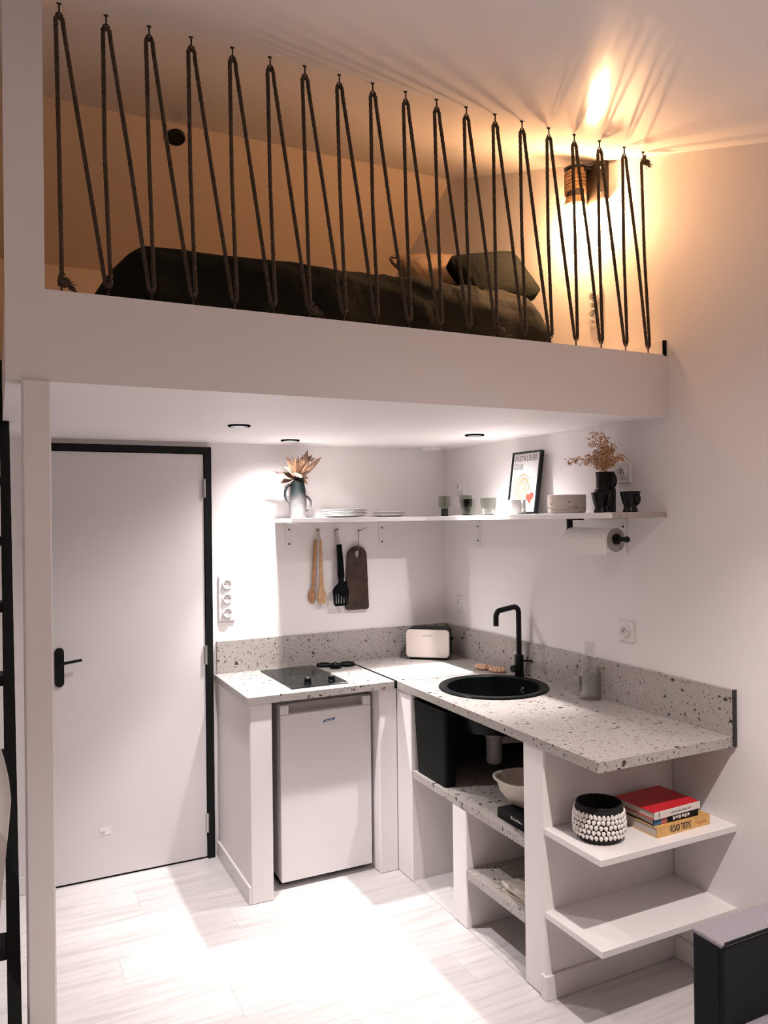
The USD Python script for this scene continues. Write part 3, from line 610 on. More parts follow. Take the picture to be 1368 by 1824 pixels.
def poster():
    z0 = zs(-0.84) + 0.0006; W, Hh, D, b = 0.222, 0.298, 0.020, 0.0085
    t = thing('framed_poster', 'black framed pasta poster leaning against the wall behind the pale mug', 'picture', (-0.082, -0.728, z0))
    lean = math.radians(8.0)
    def tilt(m):      # local: u to -y, v up, w to -x; leaning back about the lower front edge
        m = m.copy(); c_, s_ = math.cos(lean), math.sin(lean); v_ = m.vertices; x_, z_ = v_[:, 0].copy(), v_[:, 2].copy()
        m.vertices[:, 0] = x_ * c_ + z_ * s_; m.vertices[:, 2] = -x_ * s_ + z_ * c_ ; m.vertices[:, 2] += 0.0; return m
    Y = lambda poly, d, w: tilt(ext(poly, d, 'yz', (-w, 0, 0.0045)))
    part(t, 'frame', Y(sbox(0, 0, W, Hh).difference(sbox(b, b, W - b, Hh - b)), D, -D), 'black_paint', local=True, smooth=False)
    part(t, 'print', Y(sbox(b, b, W - b, Hh - b), 0.002, -0.008), 'poster_paper', local=True)
    f0 = -0.0058
    T = lambda s_, h_, u, v_, wd: tilt(text(s_, h_, 'yz', (-f0, -u, v_ + 0.0045), 0.0004, width=wd))
    part(t, 'lettering', [T('PASTA LOVER', 0.026, 0.020, 0.252, 0.172), T('CLUB', 0.026, 0.020, 0.214, 0.066)], 'ink', local=True)
    cs = []; r2 = random.Random(5)
    for k in range(9):
        r0 = 0.012 + 0.0055 * k; ph = r2.random() * 6
        pts = [(0.096 + (r0 * (1 + .12 * math.sin(3 * a_ + ph))) * math.cos(a_), 0.125 + 1.15 * r0 * (1 + .1 * math.cos(2 * a_ + ph)) * math.sin(a_)) for a_ in np.linspace(ph, ph + 5.6, 40)]
        from shapely.geometry import LineString
        cs.append(LineString(pts).buffer(0.0019))
    cs.append(LineString([(0.155, 0.165), (0.172, 0.178), (0.19, 0.172)]).buffer(0.0008))
    part(t, 'drawing', [Y(c_, 0.0003, f0 - 0.0004) for c_ in cs], 'poster_orange', local=True, label='pale orange spaghetti swirl on the poster')
    part(t, 'drawing', [Y(Point(0.150 + dx, 0.078 + dz).buffer(r_), 0.0004, f0 - 0.0005) for dx, dz, r_ in ((0, 0, .016), (0.026, 0.006, 0.017), (0.014, -0.016, 0.012))], 'poster_red', local=True, label='red tomatoes on the poster')
    part(t, 'drawing', [Y(Point(0.038, 0.045).buffer(0.008).difference(Point(0.038, 0.045).buffer(0.006)), 0.0003, f0 - 0.0003)], 'grey_ink', local=True)
    part(t, 'backing', Y(sbox(b, b, W - b, Hh - b), 0.004, -0.016), 'cardboard', local=True)
poster()
def mugh(c, r, d, rr, sy=1.0):
    c, d = np.array(c, float), np.array(d, float)
    return tube([c + d * r * math.cos(a_) + np.array([0, 0, 1]) * r * sy * math.sin(a_) for a_ in np.linspace(PI / 2, -PI / 2, 16)], rr, 12)
m_ = thing('mug', 'pale grey stoneware mug in front of the framed poster', 'mug', (-0.176, -0.942, zs(-0.942)))
part(m_, 'cup', lathe([(0, 0), (0.039, 0), (0.0425, 0.004), (0.0425, 0.066), (0.0405, 0.067), (0.039, 0.066), (0.039, 0.008), (0, 0.006)], 44), 'grey_mug', local=True)
part(m_, 'handle', mugh((0, -0.040, 0.036), 0.026, (-0.35, -0.94, 0), 0.0055, 0.95), 'grey_mug', local=True, smooth=60)
bw = thing('speckled_bowl', 'wide beige bowl with scattered black markings, right of the poster', 'bowl', (-0.125, -1.232, zs(-1.232)))
part(bw, 'bowl_body', lathe([(0, 0), (0.072, 0), (0.078, 0.005), (0.080, 0.025), (0.0805, 0.078), (0.078, 0.079), (0.077, 0.076), (0.076, 0.03), (0.07, 0.010), (0, 0.008)], 56), 'speckled', local=True, smooth=40)
rnd = random.Random(8); mk = []
for k in range(40):
    an = rnd.uniform(0, 2 * PI); z = 0.022 + abs(rnd.gauss(0.016, 0.014)); r_ = rnd.choice((0.0010, 0.0015, 0.0022)); b_ = trimesh.creation.icosphere(1, r_)
    b_.vertices *= (1, 1, rnd.choice((1, 1, 1.8))); b_.apply_translation((0.0803 * math.cos(an), 0.0803 * math.sin(an), min(z, 0.07))); mk.append(b_)
part(bw, 'painted_marks', mk, 'ink', local=True, kind='stuff')
part(bw, 'painted_line', tube([(0.0803 * math.cos(a_), 0.0803 * math.sin(a_), 0.020 + 0.006 * math.sin(3 * a_)) for a_ in np.linspace(0, 2 * PI, 80)], 0.0007, 5), 'grey_ink', local=True)

# black face jug, two face cups, dried oats
def on_cyl(r, ang, z, pts, rr, n=6):
    return tube([(r * math.cos(ang + u / r), r * math.sin(ang + u / r), z + w) for u, w in pts], rr, n)
def ring(c, r, n=24, a0=0, a1=2 * PI): return [(c[0] + r * math.cos(t_), c[1] + r * math.sin(t_)) for t_ in np.linspace(a0, a1, n)]
JX, JY = -0.085, -1.425
j = thing('face_jug', 'tall black jug with a raised ring eye and one handle, holding dried oats', 'jug', (JX, JY, zs(JY)))
part(j, 'jug_body', lathe([(0, 0), (0.037, 0), (0.041, 0.005), (0.042, 0.09), (0.040, 0.098), (0.036, 0.102), (0.0365, 0.150), (0.039, 0.163), (0.0375, 0.165), (0.034, 0.16), (0.033, 0.104), (0.037, 0.09), (0.036, 0.01), (0, 0.008)], 48), 'black_ceramic', local=True, smooth=45)
part(j, 'handle', mugh((0, -0.036, 0.128), 0.030, (-0.2, -0.98, 0), 0.0065, 0.95), 'black_ceramic', local=True, smooth=60)
fa = math.atan2(CAM_POS[1] - JY, CAM_POS[0] - JX)      # the face looks into the room
part(j, 'face_relief', [on_cyl(0.0370, fa + .25, 0.134, ring((0, 0), 0.0165), 0.0022), on_cyl(0.0372, fa + .25, 0.134, ring((0, 0), 0.0085), 0.0022)] + [on_cyl(0.0418, fa - .5 + .3 * k, 0.094, ring((0, 0), 0.0025, 8), 0.0018) for k in range(4)] + [on_cyl(0.0420, fa + .8, 0.03, [(0, 0), (0.004, 0.02), (0.0, 0.05)], 0.0022)], 'black_ceramic', local=True, smooth=60)
def facecup(loc, label):
    t = thing('face_cup', label, 'cup', loc, 'black face cups')
    part(t, 'cup_body', lathe([(0, 0), (0.027, 0), (0.029, 0.003), (0.024, 0.018), (0.0235, 0.022), (0.030, 0.040), (0.0375, 0.074), (0.0385, 0.079), (0.036, 0.079), (0.034, 0.072), (0.026, 0.038), (0.018, 0.026), (0, 0.024)], 44), 'black_ceramic', local=True, smooth=45)
    part(t, 'handle', mugh((0, -0.031, 0.050), 0.020, (-0.15, -0.99, 0), 0.0052, 1.0), 'black_ceramic', local=True, smooth=60)
    a0 = math.atan2(CAM_POS[1] - loc[1], CAM_POS[0] - loc[0])
    eye = trimesh.creation.icosphere(2, 0.0045); eye.apply_translation((0.0325 * math.cos(a0 + .35), 0.0325 * math.sin(a0 + .35), 0.053))
    part(t, 'face_relief', [eye, on_cyl(0.0345, a0 + .25, 0.056, ring((0, 0), 0.012, 12, 0.3, 2.7), 0.0016), on_cyl(0.029, a0 - .2, 0.035, [(0, 0.02), (0.002, 0.004), (-0.004, -0.004)], 0.002)], 'black_ceramic', local=True, smooth=60)
facecup((-0.185, -1.512, zs(-1.512)), 'small black face cup standing in front of the tall black jug')
facecup((-0.128, -1.610, zs(-1.610)), 'small black face cup on its own near the free end of the shelf')
def oats():
    o = np.array([JX, JY, zs(JY) + 0.155]); t = thing('dried_oats', 'sprays of dried orange-brown oats in the tall black jug', 'dried flowers', tuple(o)); r2 = random.Random(21)
    for k in range(23):
        u = k / 22; side = -1 + 2 * u; dirv = np.array([r2.uniform(-.3, .15), -side * 0.62 + r2.uniform(-.08, .08), 0])
        L = 0.195 + r2.uniform(-.04, .035) + (0.03 if side < -0.6 else 0); up = 0.86 - 0.42 * abs(side) + (0.22 if abs(side + .35) < .08 else 0)
        P = smoothpath([o + (0, 0, -0.07), o + dirv * 0.02 + (0, 0, 0.01), o + dirv * L * 0.6 + (0, 0, L * 0.62 * up), o + dirv * L * 1.15 + (0, 0, L * 0.92 * up - 0.025 * abs(side))], 6)
        s_ = part(t, 'stalk', tube(P, np.linspace(0.0013, 0.0006, len(P)), 5), 'dried_orange')
        lv = []
        for q in range(30):
            f = r2.uniform(0.35, 1.0) ** 0.7; i_ = min(len(P) - 1, int(f * (len(P) - 1))); c_ = P[i_]
            d = np.array([r2.uniform(-1, 1), r2.uniform(-1, 1), r2.uniform(-1.2, .4)]); lv.append(leaf(c_ + d * 0.009, d, r2.uniform(0.010, 0.017), 0.0045, 0.3, r2.random() * 3, 4))
        part(s_, 'spikelets', lv, 'dried_orange', kind='stuff')
oats()

# paper roll under the shelf
py0, py1, px_, pz = -1.272, -1.532, -0.130, 1.578
ph = thing('paper_roll_holder', 'black metal paper towel holder fixed under the shelf', 'paper towel holder', (px_, -1.40, 1.66))
part(ph, 'arm', [bx(px_ - 0.012, px_ + 0.012, -1.262, -1.250, pz - 0.012, zs(-1.256) - ST - 0.0005, 0.001), bx(px_ - 0.014, px_ + 0.014, -1.33, -1.250, zs(-1.29) - ST - 0.005, zs(-1.29) - ST - 0.0005, 0.0005)], 'black_metal')
part(ph, 'rod', cyl((px_, -1.242, pz), (px_, -1.592, pz), 0.0085, n=24), 'black_metal')
part(ph, 'end_knob', cyl((px_, -1.238, pz), (px_, -1.250, pz), 0.012, n=24), 'black_metal'); part(ph, 'end_knob', rbox(px_ - 0.012, px_ + 0.012, -1.604, -1.580, pz - 0.012, pz + 0.012, 0.0115), 'black_metal')
part(ph, 'stop_disc', cyl((px_, -1.534, pz), (px_, -1.541, pz), 0.0205, n=32), 'black_metal')
pr_ = thing('paper_roll', 'white paper towel roll on the black holder under the shelf', 'paper towel roll', (px_, -1.40, pz - 0.004))
def hollow(r0, r1, y0, y1): return lathe_axis([(r0, 0), (r1, 0), (r1, y0 - y1), (r0, y0 - y1), (r0, 0)], (px_, y0, pz - 0.004), (0, -1, 0), 56)
part(pr_, 'paper', [hollow(0.0195, 0.047, py0, py1), bx(px_ - 0.0475, px_ - 0.0465, py1 + 0.002, py0 - 0.002, pz - 0.062, pz - 0.006)], 'paper_towel', smooth=40)
part(pr_, 'end_face', hollow(0.0195, 0.0468, py1 + 0.0002, py1 - 0.0012), 'roll_end_shade')  # thin ring with the shade of the unlit end in its colour
part(pr_, 'core', hollow(0.0175, 0.0195, py0 - 0.001, py1 + 0.001), 'cardboard')

# ------------------------------------------------------------------ utensils on the back wall
def nail(x, z): return cyl((x, 0, z), (x, -0.040, z + 0.004), 0.0022, n=10)
def utensil(name, label, cat, x, z): return thing(name, label, cat, (x, -0.02, z))
nl = thing('wall_nail', 'small nail holding the wooden spoon and spatula', 'nail', (-0.783, 0, 1.602), 'nails under the shelf'); part(nl, 'shank', nail(-0.783, 1.602), 'iron')
dup(nl, (-0.676, 0, 1.602), 'small nail holding the black kitchen utensils', group='nails under the shelf'); dup(nl, (-0.545, 0, 1.597), 'small nail holding the dark cutting board', group='nails under the shelf')
def strap(x, z, x2, z2, y=-0.015):
    return [tube(smoothpath([(x2 - 0.004, y, z2), (x - 0.004, y, (z + z2) / 2), (x - 0.001, y, z + 0.004), (x + 0.004, y, (z + z2) / 2), (x2 + 0.004, y, z2 - 0.004)]), 0.0011, 6),
            tube([(x, y, z + 0.002), (x - 0.009, y - 0.004, z + 0.012)], 0.0012, 6), tube([(x, y, z + 0.002), (x + 0.010, y - 0.004, z + 0.014)], 0.0012, 6)]
u1 = utensil('wooden_spoon', 'reddish wooden spoon hanging left of the pale spatula', 'spoon', -0.80, 1.4)
part(u1, 'spoon_handle', tube(smoothpath([(-0.792, -0.013, 1.552), (-0.800, -0.013, 1.45), (-0.808, -0.013, 1.33), (-0.813, -0.013, 1.285)]), np.linspace(0.0085, 0.0085, 25), 12), 'light_wood')
b_ = trimesh.creation.icosphere(3, 1.0); b_.vertices *= (0.019, 0.007, 0.037); b_.vertices[:, 1] += 0.004 * np.cos(b_.vertices[:, 2] / 0.037 * 1.4) * (b_.vertices[:, 1] < 0); b_.apply_translation((-0.817, -0.012, 1.258))
part(u1, 'spoon_bowl', b_, 'light_wood'); part(u1, 'twine', strap(-0.783, 1.602, -0.792, 1.550), 'twine')
u2 = utensil('wooden_spatula', 'pale wooden spatula hanging beside the reddish spoon', 'spatula', -0.77, 1.4)
sp_ = Polygon([(-0.775, 1.553), (-0.767, 1.553), (-0.763, 1.42), (-0.758, 1.30), (-0.748, 1.275), (-0.744, 1.245), (-0.749, 1.220), (-0.783, 1.216), (-0.789, 1.245), (-0.786, 1.275), (-0.777, 1.30), (-0.776, 1.42)]).buffer(-0.002).buffer(0.004)
part(u2, 'spatula_body', ext(sp_, 0.008, 'xz', (0, -0.022, 0)), 'pale_wood'); part(u2, 'twine', strap(-0.781, 1.602, -0.771, 1.552, -0.027), 'twine')
u3 = utensil('slotted_turner', 'black slotted turner hanging between spatula and cutting board', 'turner', -0.66, 1.4)
part(u3, 'turner_handle', tube(smoothpath([(-0.668, -0.036, 1.527), (-0.664, -0.036, 1.45), (-0.660, -0.036, 1.36), (-0.660, -0.036, 1.33)]), np.r_[np.linspace(0.013, 0.019, 16), np.linspace(0.019, 0.012, 9)], 16), 'black_plastic')
hd = Polygon([(-0.672, 1.345), (-0.648, 1.345), (-0.642, 1.32), (-0.622, 1.30), (-0.617, 1.27), (-0.624, 1.212), (-0.632, 1.202), (-0.694, 1.200), (-0.703, 1.210), (-0.709, 1.285), (-0.699, 1.303), (-0.680, 1.318)]).buffer(-0.003).buffer(0.003)
for k in range(5): hd = hd.difference(sbox(-0.6935 + 0.0150 * k, 1.214, -0.6875 + 0.0150 * k, 1.264))
part(u3, 'turner_head', ext(hd, 0.004, 'xz', (0, -0.036, 0)), 'black_plastic', smooth=False); part(u3, 'twine', strap(-0.676, 1.602, -0.668, 1.535, -0.033), 'twine')
u4 = utensil('black_spoon', 'black cooking spoon half hidden behind the slotted turner', 'spoon', -0.63, 1.35)
b_ = trimesh.creation.icosphere(3, 1.0); b_.vertices *= (0.028, 0.006, 0.044); b_.apply_translation((-0.630, -0.0085, 1.283))
part(u4, 'spoon_bowl', b_, 'black_plastic'); part(u4, 'spoon_handle', tube(smoothpath([(-0.6665, -0.007, 1.520), (-0.657, -0.007, 1.42), (-0.641, -0.008, 1.32)]), 0.006, 10), 'black_plastic'); part(u4, 'twine', strap(-0.676, 1.600, -0.6665, 1.52, -0.006), 'twine')
u5 = utensil('cutting_board', 'dark wooden cutting board with a round hole, hanging by twine', 'cutting board', -0.555, 1.34)
bd = Polygon([(-0.625, 1.172)] + [(-0.556 + 0.0565 * math.cos(a_), 1.4575 + 0.0565 * math.sin(a_)) for a_ in np.linspace(PI, 0, 26)] + [(-0.489, 1.172)]).buffer(-0.014).buffer(0.014)
bd = bd.difference(affinity.scale(Point(-0.553, 1.470).buffer(0.0155), 1, 1.35))
part(u5, 'board', ext(bd, 0.014, 'xz', (0, -0.003, 0)), 'dark_wood', smooth=30)
part(u5, 'twine', [tube([(-0.553, -0.004, 1.488), (-0.547, -0.020, 1.50), (-0.546, -0.0215, 1.603)], 0.0011, 6), tube([(-0.549, -0.0185, 1.50), (-0.550, -0.0205, 1.603)], 0.0011, 6), tube(smoothpath([(-0.545, -0.018, 1.597), (-0.53, -0.022, 1.601), (-0.500, -0.024, 1.614)]), 0.0019, 6)], 'twine')

# ------------------------------------------------------------------ sockets
def socket(parent, frame, c, rec=True, pitch=0):
    """one round French socket well: rim, floor of the well, two contacts and an earth pin"""
    ax = (0, -1, 0) if frame == 'xz' else (-1, 0, 0); u = np.array([1, 0, 0]) if frame == 'xz' else np.array([0, -1, 0]); c = np.array(c, float); n_ = np.array(ax, float)
    r_ = part(parent, 'socket_insert', lathe_axis([(0, 0.002), (0.0185, 0.002), (0.0195, 0.011), (0.0215, 0.0125), (0.0235, 0.011), (0.0245, 0.006), (0.0245, 0)], c, ax, 36), 'white_plastic', smooth=40)
    part(r_, 'contact', [cyl(c + u * 0.0095 * s_ + n_ * 0.0015, c + u * 0.0095 * s_ + n_ * 0.0024, 0.0030, n=12) for s_ in (-1, 1)], 'ink')
    part(r_, 'earth_pin', cyl(c + np.array([0, 0, 0.0085]) + n_ * 0.002, c + np.array([0, 0, 0.0085]) + n_ * 0.013, 0.0024, n=12), 'steel')
def socket_plate(label, frame, c, n=1, group='white wall sockets'):
    c = np.array(c, float); t = thing('wall_socket', label, 'wall socket', tuple(c), group); hh = 0.0415 + 0.0355 * (n - 1); u0, v0 = (c[0], c[2]) if frame == 'xz' else (-c[1], c[2])
    pl = ext(rrect(u0 - 0.0415, u0 + 0.0415, v0 - hh, v0 + hh, 0.005, 5), 0.007, frame, (0, 0, 0)); p2 = ext(rrect(u0 - 0.039, u0 + 0.039, v0 - hh + 0.0025, v0 + hh - 0.0025, 0.004, 5), 0.0095, frame, (0, 0, 0))
    part(t, 'cover_plate', trimesh.convex.convex_hull(np.vstack([pl.vertices, p2.vertices])), 'white_plastic', smooth=False)
    for k in range(n):
        d = np.array([0, -0.0095, 0]) if frame == 'xz' else np.array([-0.0095, 0, 0])
        socket(t, frame, c + d + np.array([0, 0, 0.071 * (k - (n - 1) / 2)]))
socket_plate('triple vertical white wall socket between door frame and shelf', 'xz', (-1.268, 0, 1.272), 3)
socket_plate('single white socket on the right wall above the carafe upstand', 'yz', (0, -1.450, 1.198))
socket_plate('single white socket on the right wall just above the shelf behind the jug handle', 'yz', (0, -1.443, 1.842))
socket_plate('single white socket low in the room corner right of the toaster', 'yz', (0, -0.174, 1.187))
socket_plate('single white socket above the shelf behind the smoked glasses', 'yz', (0, -0.180, 1.827))
socket_plate('double vertical white wall socket in the loft below the lamp', 'yz', (0, -1.289, 2.560), 2)

# ------------------------------------------------------------------ niches and white shelves
bn = thing('waste_caddy', 'slim black plastic waste caddy standing at the left end of the middle terrazzo shelf', 'bin', (-0.555, -0.85, 0.511))
bo = Manifold.batch_hull([Manifold.cylinder(0.006, 0.012, 0.012, 20).translate([x, y, z]) for z, x0_, x1_, y0_, y1_ in ((0.511, -0.574, -0.546, -0.968, -0.740), (0.832, -0.582, -0.542, -0.985, -0.720)) for x in (x0_, x1_) for y in (y0_, y1_)])
bi = Manifold.batch_hull([Manifold.cylinder(0.006, 0.009, 0.009, 20).translate([x, y, z]) for z, x0_, x1_, y0_, y1_ in ((0.517, -0.574, -0.546, -0.968, -0.740), (0.842, -0.582, -0.542, -0.985, -0.720)) for x in (x0_, x1_) for y in (y0_, y1_)])
part(bn, 'bin_body', bo - bi, 'black_plastic', smooth=30)
part(bn, 'bin_rim', tube([(-0.582, -0.998, 0.838), (-0.542, -0.998, 0.838), (-0.529, -0.985, 0.838), (-0.529, -0.720, 0.838), (-0.542, -0.707, 0.838), (-0.582, -0.707, 0.838), (-0.595, -0.720, 0.838), (-0.595, -0.985, 0.838)], 0.004, 8, closed=True), 'black_plastic')
bk = thing('storage_pack', 'flat black pack with faint pale print under the white tub', 'box', (-0.44, -1.40, 0.511))
part(bk, 'pack_body', bx(-0.572, -0.30, -1.552, -1.345, 0.511, 0.550, 0.003), 'book_dark')
part(bk, 'print', [bx(-0.5732, -0.5718, -1.505 + 0.012 * k, -1.497 + 0.012 * k, 0.536, 0.536 + 0.005 + 0.002 * (k % 3), 0) for k in range(6)], 'pipe_plastic')
def tub():
    t = thing('plastic_tub', 'oblong pale plastic tub with a rolled rim on the black pack', 'tub', (-0.435, -1.372, 0.551))
    n = 56; V = []; rows = []
    def rng(z, a_, b_, lift=0.0): return [(b_ * math.sin(t_) * (1 + 0.12 * math.cos(t_)), a_ * math.cos(t_), z + lift * (0.5 - 0.5 * math.cos(2 * t_)) + 0.022 * lift / 0.01 * max(0, -math.cos(t_)) ** 3) for t_ in np.linspace(0, 2 * PI, n, endpoint=False)]
    prof = [(0.0, .080, .060, 0), (0.004, .095, .072, 0), (0.035, .125, .096, 0.002), (0.062, .136, .104, 0.006), (0.066, .150, .115, 0.01), (0.072, .152, .117, 0.01), (0.073, .147, .112, 0.01), (0.069, .132, .100, 0.01), (0.036, .120, .092, 0.002), (0.009, .090, .068, 0), (0.006, .070, .05, 0)]
    for p_ in prof: V += rng(*p_)
    R_ = len(prof); Fc = []
    for i in range(R_ - 1):
        for k in range(n):
            a_, b_, c_, d_ = i * n + k, i * n + (k + 1) % n, (i + 1) * n + (k + 1) % n, (i + 1) * n + k; Fc += [(a_, c_, b_), (a_, d_, c_)]
    V += [(0, 0, 0), (0, 0, 0.006)]; q = len(V)
    for k in range(n): Fc += [(q - 2, k, (k + 1) % n), (q - 1, (R_ - 1) * n + (k + 1) % n, (R_ - 1) * n + k)]
    m = trimesh.Trimesh(np.array(V), np.array(Fc), process=False); m.vertices[:, 2] += 0.03 * np.clip(-m.vertices[:, 1] / 0.15, 0, 1) ** 2 * m.vertices[:, 2] / 0.07; m.vertices *= (1.05, 1.12, 1.15); m.fix_normals()
    part(t, 'tub_body', m, 'tub_plastic', local=True, smooth=50)
tub()
for k, (x, y, w, d, rz, lab) in enumerate(((-0.475, -1.455, 0.20, 0.16, 5, 'lowest thin magazine of the pile in the lower terrazzo niche'), (-0.470, -1.450, 0.20, 0.155, -3, 'middle thin magazine of the pile in the lower terrazzo niche'), (-0.478, -1.452, 0.20, 0.15, 4, 'top magazine of the niche pile with a curled front corner'))):
    z = 0.2435 + 0.0092 * k; t = thing('magazine', lab, 'magazine', (x, y, z), 'magazines in the lower niche', rz)
    g_ = trimesh.creation.box((w, d, 0.0086)); g_ = g_.subdivide().subdivide().subdivide(); vv = g_.vertices; vv[:, 2] += 0.0043
    if k == 2: vv[:, 2] += 0.020 * np.clip((-vv[:, 0] / w + vv[:, 1] / d - 0.55), 0, 1) ** 1.4 * 2
    part(t, 'cover', g_, 'magazine', local=True)
    part(t, 'page_block', bx(-w / 2 - 0.0006, w / 2 - 0.004, -d / 2 + 0.004, d / 2 - 0.03, 0.0022, 0.0064), 'pages', local=True)

b = thing('shell_basket', 'small black crocheted basket covered with rows of white shells', 'basket', (-0.487, -1.826, 0.592))
R0 = [(0, 0), (0.066, 0), (0.074, 0.006), (0.082, 0.03), (0.083, 0.075), (0.076, 0.112), (0.074, 0.118), (0.069, 0.116), (0.070, 0.110), (0.075, 0.075), (0.074, 0.03), (0.06, 0.010), (0, 0.008)]
part(b, 'basket_body', lathe(R0, 60), 'crochet', local=True, smooth=50)
part(b, 'stitched_rim', [tube([((0.0725 + .0015 * math.cos(48 * a_)) * math.cos(a_), (0.0725 + .0015 * math.cos(48 * a_)) * math.sin(a_), 0.117 + 0.0015 * math.sin(48 * a_)) for a_ in np.linspace(0, 2 * PI, 240, endpoint=False)], 0.0034, 6, closed=True)], 'crochet', local=True)
rnd = random.Random(3); sh_ = []
for row, (z, rr, n) in enumerate(((0.026, 0.0835, 34), (0.043, 0.0855, 34), (0.060, 0.0860, 34), (0.076, 0.0845, 34), (0.092, 0.0815, 36))):
    for k in range(n):
        a_ = 2 * PI * (k + 0.5 * (row % 2)) / n; s_ = trimesh.creation.icosphere(1, 1.0)
        s_.vertices *= (0.0045, 0.0068, 0.0088 if row < 4 else 0.0105); s_.vertices[:, 1] *= 1 + 0.35 * np.sign(s_.vertices[:, 2]) * np.abs(s_.vertices[:, 2]) / 0.009 * (1 if row < 4 else -.6)
        s_.apply_transform(trimesh.transformations.rotation_matrix(rnd.uniform(-.35, .35), [1, 0, 0])); s_.apply_transform(trimesh.transformations.rotation_matrix(a_, [0, 0, 1]))
        s_.apply_translation((rr * math.cos(a_), rr * math.sin(a_), z + rnd.uniform(-.0012, .0012))); sh_.append(s_)
part(b, 'shells', sh_, 'shell', local=True, kind='stuff', smooth=60, label='rows of small white shells')

def book(label, x0, x1, y0, y1, z0, z1, cover, spine, extra=None, rz=0.0):
    cx, cy = (x0 + x1) / 2, (y0 + y1) / 2; t = thing('book', label, 'book', (cx, cy, z0), 'books on the white shelf', rz)
    w, d, hh = (x1 - x0) / 2, (y1 - y0) / 2, z1 - z0; c = 0.0022
    part(t, 'page_block', bx(-w + 0.003, w - 0.003, -d + 0.003, d - 0.004, c, hh - c), 'pages', local=True)
    part(t, 'cover', [bx(-w, w, -d + 0.001, d, 0, c, 0.0005), bx(-w, w, -d + 0.001, d, hh - c, hh, 0.0005)], cover, local=True)
    s_ = part(t, 'spine', bx(-w, w, -d, -d + 0.0028, 0, hh, 0.0006), spine, local=True)
    if extra: extra(s_, w, d, hh)
    return t
def ex_road(s_, w, d, hh):
    part(s_, 'lettering', text('ROAD TRIPS', 0.021, 'xz', (-w + 0.060, -d, 0.0085), 0.0005, True, width=0.098), 'ink', local=True)
    part(s_, 'lettering', [bx(w - 0.062 + 0.006 * k, w - 0.0575 + 0.006 * k, -d - 0.0005, -d + 0.0002, 0.013 + .0015 * (k % 2), 0.018) for k in range(8)], 'orange_print', local=True, label='small orange print at the spine end')
def ex_photo(s_, w, d, hh):
    part(s_, 'printed_panel', bx(-w + 0.001, -w + 0.034, -d - 0.0004, -d + 0.0003, 0.002, hh - 0.002), 'blue_print', local=True)
    part(s_, 'printed_panel', bx(-w + 0.034, -w + 0.062, -d - 0.0004, -d + 0.0003, 0.002, hh - 0.002), 'pink_print', local=True)
    part(s_, 'lettering', [bx(-w + 0.088 + 0.0135 * k, -w + 0.098 + 0.0135 * k, -d - 0.0005, -d + 0.0003, 0.006 + .003 * (k % 2), hh - 0.005) for k in range(6)], 'book_white', local=True)
def ex_red(s_, w, d, hh):
    part(s_, 'lettering', [bx(-w + 0.075 + 0.0085 * k, -w + 0.081 + 0.0085 * k, -d - 0.0004, -d + 0.0003, 0.009, 0.0135 + 0.001 * (k % 3)) for k in range(12)], 'grey_ink', local=True)
    part(s_, 'mark', bx(-w + 0.020, -w + 0.023, -d - 0.0005, -d + 0.0003, 0.004, hh - 0.003), 'ink', local=True)
book('thick tan road trip book at the bottom of the shelf pile', -0.330, -0.076, -1.924, -1.735, 0.592, 0.627, 'book_yellow', 'book_yellow', ex_road, 1.5)
book('black spined book with blue and pink panels, middle of the pile', -0.326, -0.118, -1.910, -1.745, 0.627, 0.650, 'book_dark', 'book_dark', ex_photo, 0.0)
book('red covered book with a white spine on top of the pile', -0.334, -0.112, -1.914, -1.730, 0.650, 0.675, 'book_red', 'book_white', ex_red, 2.5)

